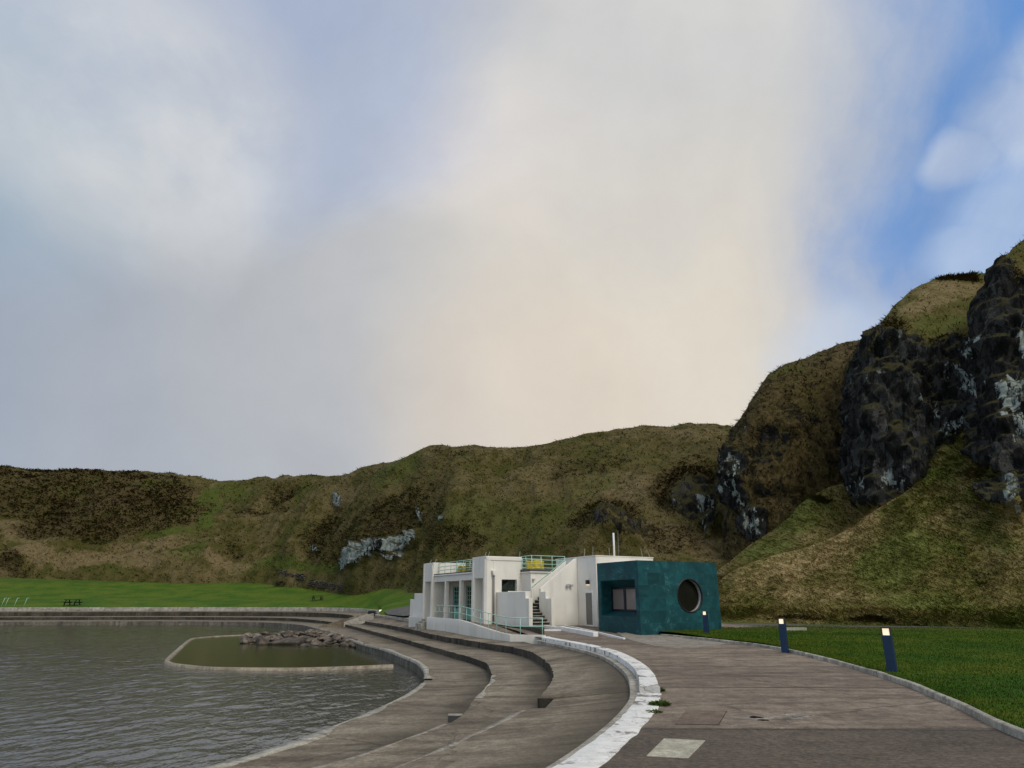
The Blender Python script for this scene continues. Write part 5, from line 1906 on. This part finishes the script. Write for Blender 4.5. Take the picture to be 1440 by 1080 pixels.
def table(mat, name='picnic_table'):
    r = empty(name)
    t = MB()
    for k in range(5):
        t.box(-0.95, 0.95, -0.37 + k * 0.15, -0.23 + k * 0.15, 0.70, 0.76)
    t.build('table_top', mat, r)
    for s in (-1, 1):
        MB().box(-0.95, 0.95, s * 0.78 - 0.13, s * 0.78 - 0.01, 0.42, 0.46).box(-0.95, 0.95, s * 0.78 + 0.01, s * 0.78 + 0.13, 0.42, 0.46).build('seat', mat, r)
    for xx in (-0.65, 0.65):
        g = MB()
        for s in (-1, 1):
            g.prism([(s * 0.25, 0.71), (s * 0.36, 0.71), (s * 0.72, 0), (s * 0.61, 0)], 'x', xx - 0.045, xx + 0.045)
        g.box(xx + 0.046, xx + 0.09, -0.9, 0.9, 0.32, 0.42)
        g.build('leg_frame', mat, r)
    return r


tb = table('dark_timber')
spots = [(101, 851.5, 'lawn', 1.22, 0.0, 'dark wooden picnic table at the near edge of the far lawn'),
         (446, 844.5, 'lawn', 1.0, 0.5, 'dark wooden picnic table on the lawn below the ruined stone wall'),
         (394, 824, 'lawn', 1.15, 0.1, 'greenish picnic table high on the lawn close to rough grass')]
for k, (px, py, w_, sc, rz, lb) in enumerate(spots):
    o = tb if k == 0 else (copy_tree(tb) if k == 1 else table('green_timber'))
    p = hit(px, py, trees['lawn'])
    p2 = hit(px, py, hill_bvh)
    if p2 is not None and (p is None or p2.y < p.y):
        p = p2
    if p is None:
        p = Vector(G(px, py, 0.8) + (0.8,))
    o.location = p; o.rotation_euler = (0, 0, rz); o.scale = (sc, sc, sc)
    tag(o, lb, 'picnic table', 'picnic tables around the pool')
o = copy_tree(tb)
x, y = G(250, 864, -0.42)
o.location = (x, y, -0.44); o.rotation_euler = (0, 0, 0.05); o.scale = (1.05, 1.05, 1.05)
tag(o, 'dark picnic table standing on the far concrete terrace', 'picnic table', 'picnic tables around the pool')

hr = empty('handrail')
p = hit(16, 852.8, trees['lawn']) or Vector(G(16, 852.8, 0.75) + (0.75,))
hr.location = p
tag(hr, 'thin pale metal handrail posts at the far lawn edge', 'railing')
sc = p.y / F
for k, px in enumerate((-20, 3, 8, 20, 33)):
    x = (px - 16) * sc
    MB().tube([(x - 0.08, 0, -0.1), (x + 0.22, 0, 1.25)], 0.03, 6).build('post', 'mint_paint', hr, True)
    MB().tube([(x + 0.22, 0, 1.25), (x + 0.5, 0.1, 1.25)], 0.025, 6).build('bracket', 'mint_paint', hr, True)

vstone = []
for sd in range(8):
    rng = random.Random(100 + sd)
    import bmesh
    bm = bmesh.new()
    bmesh.ops.create_icosphere(bm, subdivisions=3, radius=1.0)
    planes = [(Vector((rng.gauss(0, 1), rng.gauss(0, 1), rng.gauss(0, 1))).normalized(), rng.uniform(0.42, 0.85)) for _ in range(13)]
    for v in bm.verts:
        for nrm, d in planes:
            e = v.co.dot(nrm) - d
            if e > 0:
                v.co -= nrm * e * 0.93
    co = np.array([v.co[:] for v in bm.verts])
    nz = 0.06 * fbm(co, 2.2, 3, sd)
    for v, q in zip(bm.verts, nz):
        v.co += v.co.normalized() * float(q)
    me = bpy.data.meshes.new('boulder')
    bm.to_mesh(me); bm.free()
    me.materials.append(M['boulder_stone'])
    vstone.append(me)


def wall_ruin(pts, hgt, label):
    P = [hit(a, b_, hill_bvh) or hit(a, b_, trees['lawn']) for a, b_ in pts]
    P2 = [hit(a, b_, trees['lawn']) for a, b_ in pts]
    P = [q if (q is not None and (p is None or q.y < p.y)) else p for p, q in zip(P, P2)]
    P = [p for p in P if p is not None]
    rng = random.Random(5)
    m_ = MB()
    cum = [0]
    for p, q in zip(P[:-1], P[1:]):
        cum.append(cum[-1] + (q - p).length)
    nst_ = int(cum[-1] / 0.42)
    for k in range(nst_):
        s = cum[-1] * k / nst_
        j = max(i for i in range(len(cum)) if cum[i] <= s)
        j = min(j, len(P) - 2)
        q = P[j].lerp(P[j + 1], (s - cum[j]) / max(1e-6, cum[j + 1] - cum[j]))
        if rng.random() < 0.12:
            continue
        top = hgt * rng.uniform(0.5, 1.05)
        z = -0.3
        while z < top:
            me = rng.choice(vstone)
            sx, sy, sz = rng.uniform(.3, .48), rng.uniform(.25, .35), rng.uniform(.16, .26)
            base_i = len(m_.v)
            ca, sa = math.cos(rng.uniform(0, 6)), math.sin(rng.uniform(0, 6))
            for v in me.vertices:
                m_.v.append((q.x + v.co.x * sx + rng.uniform(-.005, .005), q.y + v.co.y * sy, q.z + z + v.co.z * sz))
            for pl_ in me.polygons:
                m_.f.append(tuple(base_i + i for i in pl_.vertices))
            z += sz * 1.45
    o = m_.build('stone_wall', 'fieldstone', None)
    tag(o, label, 'wall', 'ruined stone walls above the lawn')


wall_ruin([(393, 806), (402, 808), (416, 811), (431, 813)], 0.75, 'short dark ruined stone wall, upper left piece above the lawn')
wall_ruin([(436, 820), (446, 822), (458, 824.5), (470, 827), (484, 829)], 0.85, 'longer dark ruined stone wall stepping down to the lawn')

# ------------------------------------------------------------------ boulders of the rock pile
rng = random.Random(21)
front = [(-19.4, 53.0), (-17.8, 51.0), (-15.4, 50.2), (-13.2, 49.4), (-11.2, 48.6), (-10.1, 48.2)]
backl = [(-20.4, 57), (-20.3, 63), (-19.6, 69), (-17.4, 65.5), (-14.2, 59), (-10.5, 49.5)]
nb = 0
grp = 'boulders in the rock pile'
fa_, ba_ = np.array(front), np.array(backl)


def pile(s, t):
    f0 = np.array([np.interp(s, np.linspace(0, 1, 6), fa_[:, d]) for d in range(2)])
    b0 = np.array([np.interp(s, np.linspace(0, 1, 6), ba_[:, d]) for d in range(2)])
    return f0 + (b0 - f0) * t


def boulder(x, y, z, sx, sy, sz, rz, label):
    o = bpy.data.objects.new('boulder', rng.choice(vstone))
    o.location = (x, y, z); o.scale = (sx, sy, sz)
    o.rotation_euler = (rng.uniform(-.3, .3), rng.uniform(-.3, .3), rz)
    col.objects.link(o)
    tag(o, label, 'boulder', grp)


# bed under the pile so that no water shows between the stones
bed = []
for i in range(30):
    for j in range(12):
        q = pile(i / 29, j / 11)
        tt = j / 11
        zz = -1.52 + 0.36 * min(1, tt * 1.5) + 0.12 * math.sin(i * 1.9 + j * 2.3)
        bed.append((q[0], q[1], zz))
fb = [(i * 12 + j, (i + 1) * 12 + j, (i + 1) * 12 + j + 1, i * 12 + j + 1) for i in range(29) for j in range(11)]
o = mesh_obj('rubble_bed', bed, fb, 'fieldstone', None, True)
o['kind'] = 'stuff'
for k in range(255):
    s = rng.random() ** 0.9
    t_b = rng.random()
    q = pile(s, t_b)
    t_b = t_b ** 1.25
    sz_ = 0.17 + 0.36 * rng.random() ** 2.2 * (1.25 - 0.4 * s) * (0.95 if t_b < 0.5 else 1.1)
    z = -1.36 + 0.36 * min(1, t_b * 1.6) + rng.uniform(-0.05, 0.12)
    lb = 'grey brown boulder heaped in the rock pile beside the still water'
    boulder(q[0], q[1], z, sz_ * rng.uniform(.9, 1.5), sz_ * rng.uniform(.8, 1.2), sz_ * rng.uniform(.35, .75), rng.uniform(0, 6.3), lb)
boulder(-19.5, 53.2, -1.15, 0.62, 0.6, 0.42, 0.4, 'dark pointed boulder at the outer tip of the rock pile')
boulder(-18.6, 53.4, -1.08, 0.85, 0.7, 0.42, 0.2, 'large blocky boulder second from the outer tip of the pile')
boulder(-17.6, 51.6, -1.15, 0.75, 0.45, 0.34, 0.1, 'pale pinkish boulder at the waterline near the outer tip')
slab = MB().prism([(-1.7, -0.5), (1.3, -1.0), (1.9, 0.3), (0.6, 1.6), (-0.9, 1.3)], 'z', -0.3, 0.12).build('boulder', 'boulder_stone', None, False, 0.08)
slab.location = (-16.0, 51.6, -1.06); slab.rotation_euler = (0.16, -0.05, 0.1); slab.scale = (0.7, 0.8, 0.7)
tag(slab, 'large flat tilted rock slab at the front of the rock pile', 'boulder', grp)

# ------------------------------------------------------------------ gravel yard beside the pavilion
gv = []
for a, b_ in [(540, 861.5), (556, 857), (575, 853.8), (594, 852.0), (596, 866.5), (567, 868.6), (545, 866)]:
    p = hit(a, b_, trees['lawn'])
    if p is None:
        p = Vector(G(a, b_, 0.33) + (0.33,))
    gv.append(p)
if all(p is not None for p in gv):
    gv = [(p.x, p.y, p.z + 0.14) for p in gv]
    cx_, cy_ = np.mean([p[0] for p in gv]), np.mean([p[1] for p in gv])
    o = mesh_obj('gravel_yard', gv, [tuple(range(len(gv)))], 'gravel')
    o['kind'] = 'structure'

# ------------------------------------------------------------------ sky
SUN_EL, SUN_AZ = math.radians(44), math.radians(148)      # azimuth clockwise from +Y: behind the camera, to the right
sd = Vector((math.sin(SUN_AZ) * math.cos(SUN_EL), math.cos(SUN_AZ) * math.cos(SUN_EL), math.sin(SUN_EL)))
sl = bpy.data.lights.new('sun', 'SUN')
sl.energy = 1.5
sl.angle = math.radians(22)
sl.color = (1.0, 0.93, 0.82)
so = bpy.data.objects.new('sun', sl)
so.rotation_euler = (-sd).to_track_quat('-Z', 'Y').to_euler()
so.location = (30, -40, 60)
col.objects.link(so)

world = bpy.data.worlds.new('World')
scene.world = world
world.use_nodes = True
nt = world.node_tree
for n_ in list(nt.nodes):
    nt.nodes.remove(n_)
t = NT(nt)
wout = t.n('ShaderNodeOutputWorld')
bg = t.n('ShaderNodeBackground')
bg.inputs['Strength'].default_value = 0.1
nt.links.new(bg.outputs[0], wout.inputs[0])
sky = t.n('ShaderNodeTexSky', sky_type='NISHITA')
sky.sun_disc = False
sky.sun_elevation = SUN_EL
sky.sun_rotation = SUN_AZ
sky.air_density = 1.3
sky.dust_density = 0.6
sky.ozone_density = 2.0
dirv = t.n('ShaderNodeTexCoord').outputs['Generated']
nA_ = t.n('ShaderNodeTexNoise')
t.put(nA_.inputs['Vector'], dirv)
nA_.inputs['Scale'].default_value = 2.2
nA_.inputs['Detail'].default_value = 6
nA_.inputs['Roughness'].default_value = 0.5
wv = t.vmath('SCALE', t.vmath('SUBTRACT', nA_.outputs['Color'], (0.5, 0.5, 0.5)), 0.22)
dw = t.vmath('NORMALIZE', t.vmath('ADD', dirv, wv))


def lobe(px, py, r_in, r_out, src=dw):
    d = t.vmath('DOT_PRODUCT', src, tuple(raydir(px, py)))
    return t.ramp(d, math.cos(math.radians(r_out)), math.cos(math.radians(r_in)))


def srgb(r, g, b, k=1.0):
    f = lambda c: ((c / 255 + 0.055) / 1.055) ** 2.4 if c > 10 else c / 255 / 12.92
    return tuple(f(c) * 10.0 * k for c in (r, g, b))


fine = t.noise(dw, 5.0, 8, 0.6)
streak = t.noise(t.mapv(dw, (9.0, 3.0, 2.2), (0.0, 0.75, 0.0)), 1.0, 8, 0.6, 0.4)
soft = t.noise(dirv, 2.4, 6, 0.5, 0.4)
base_c = t.mix(t.ramp(soft, 0.33, 0.67), srgb(194, 195, 198), srgb(212, 211, 209))
# cooler, darker cloud low on the left
c = t.mix(t.math('MULTIPLY', lobe(-150, 640, 6, 42), 0.95), base_c, srgb(146, 161, 182))
c = t.mix(t.math('MULTIPLY', lobe(330, 620, 2, 24), 0.55), c, srgb(186, 186, 188))
c = t.mix(t.math('MULTIPLY', lobe(480, 480, 2, 18), 0.35), c, srgb(192, 191, 190))
# bright puffs
puff = t.math('MULTIPLY', t.math('MAXIMUM', lobe(245, 180, 0, 14), t.math('MULTIPLY', lobe(70, 100, 0, 13), 0.7)), t.ramp(fine, 0.3, 0.65, 0.4, 0.85))
c = t.mix(t.math('MULTIPLY', lobe(1080, 60, 2, 26), 0.6), c, srgb(220, 219, 216))
c = t.mix(t.math('MULTIPLY', lobe(1080, 300, 0, 13), 0.35), c, srgb(200, 202, 203))
# warm glow low in the middle and right
c = t.mix(t.math('MULTIPLY', lobe(725, 230, 0, 10), 0.65), c, srgb(230, 223, 218))
c = t.mix(t.math('MULTIPLY', lobe(940, 540, 0, 25), 0.9), c, srgb(228, 218, 201))
c = t.mix(t.math('MULTIPLY', lobe(720, 620, 1, 15), 0.55), c, srgb(222, 208, 192))
c = t.mix(t.math('MULTIPLY', lobe(900, 260, 1, 12), 0.35), c, srgb(205, 204, 203))
# gaps of blue
gap_l = t.math('MAXIMUM', lobe(450, 50, 0, 19), t.math('MAXIMUM', lobe(330, -80, 0, 24), t.math('MULTIPLY', lobe(60, -60, 0, 12), 0.6)))
gap_l = t.math('MULTIPLY', t.ramp(t.math('ADD', gap_l, t.math('MULTIPLY', t.math('SUBTRACT', fine, 0.5), 0.7)), 0.0, 1.2), 0.52)
gap_e = t.math('MULTIPLY', lobe(-40, 140, 0, 16), 0.35)
c = t.mix(gap_e, c, srgb(176, 203, 216))
c = t.mix(gap_l, c, srgb(132, 162, 211))
c = t.mix(puff, c, srgb(217, 218, 218))
blue = t.mix(0.25, srgb(96, 152, 222), sky.outputs[0])
sn = t.math('ADD', t.math('MULTIPLY', t.math('SUBTRACT', streak, 0.5), 1.0), t.math('MULTIPLY', t.math('SUBTRACT', fine, 0.5), 0.7))
g1 = lobe(1760, 160, 8, 28)
g2 = t.math('MULTIPLY', lobe(1450, 360, 0, 21), 0.62)
g3 = t.math('MULTIPLY', lobe(1320, 465, 0, 17), 0.25)
gap_r = t.math('MAXIMUM', t.math('MAXIMUM', g1, g2), g3)
gap_r = t.ramp(t.math('ADD', gap_r, t.math('MULTIPLY', sn, t.ramp(gap_r, 0.0, 0.5, 0.0, 0.9))), 0.0, 1.15)
c = t.mix(gap_r, c, blue)
# wisps lying over the right-hand gap
wis = t.math('MAXIMUM', lobe(1398, 180, 0.0, 3.9), t.math('MAXIMUM', lobe(1335, 222, 0.0, 3.0), lobe(1460, 138, 0.0, 5.2)))
wis = t.ramp(t.math('ADD', wis, t.math('MULTIPLY', sn, 1.6)), 0.2, 1.5)
c = t.mix(t.math('MULTIPLY', wis, 0.78), c, srgb(219, 225, 233))
wis2 = t.math('MAXIMUM', lobe(1425, 290, 0, 5.5), t.math('MAXIMUM', lobe(1385, 360, 0, 4.5), lobe(1190, 500, 0, 7)))
wis2 = t.ramp(t.math('ADD', t.math('MULTIPLY', wis2, 0.8), t.math('MULTIPLY', sn, 1.2)), 0.2, 1.2)
c = t.mix(t.math('MULTIPLY', wis2, 0.75), c, srgb(200, 214, 234))
# general fleecy variation
fv = t.ramp(t.noise(dw, 8.0, 8, 0.62), 0.25, 0.75, 0.95, 1.05, False)
c = t.mix(1.0, c, t.comb(fv, fv, fv), 'MULTIPLY')
# open cloud out of view: cooler to the left
left_ = t.ramp(t.vmath('DOT_PRODUCT', dirv, (-0.95, -0.25, 0.2)), 0.45, 0.95)
c = t.mix(left_, c, srgb(176, 194, 216))
# a share of the physical sky shows through everywhere
c = t.mix(0.05, c, sky.outputs[0])
nt.links.new(c, bg.inputs['Color'])

# ------------------------------------------------------------------ render settings
scene.view_settings.view_transform = 'Standard'
scene.view_settings.look = 'None'
scene.view_settings.exposure = 0.0
scene.view_settings.gamma = 1.0
scene.render.engine = 'CYCLES'
scene.cycles.use_denoising = True
scene.cycles.use_adaptive_sampling = True
scene.cycles.adaptive_threshold = 0.015
scene.cycles.max_bounces = 4
scene.render.resolution_x = 1024
scene.render.resolution_y = 768
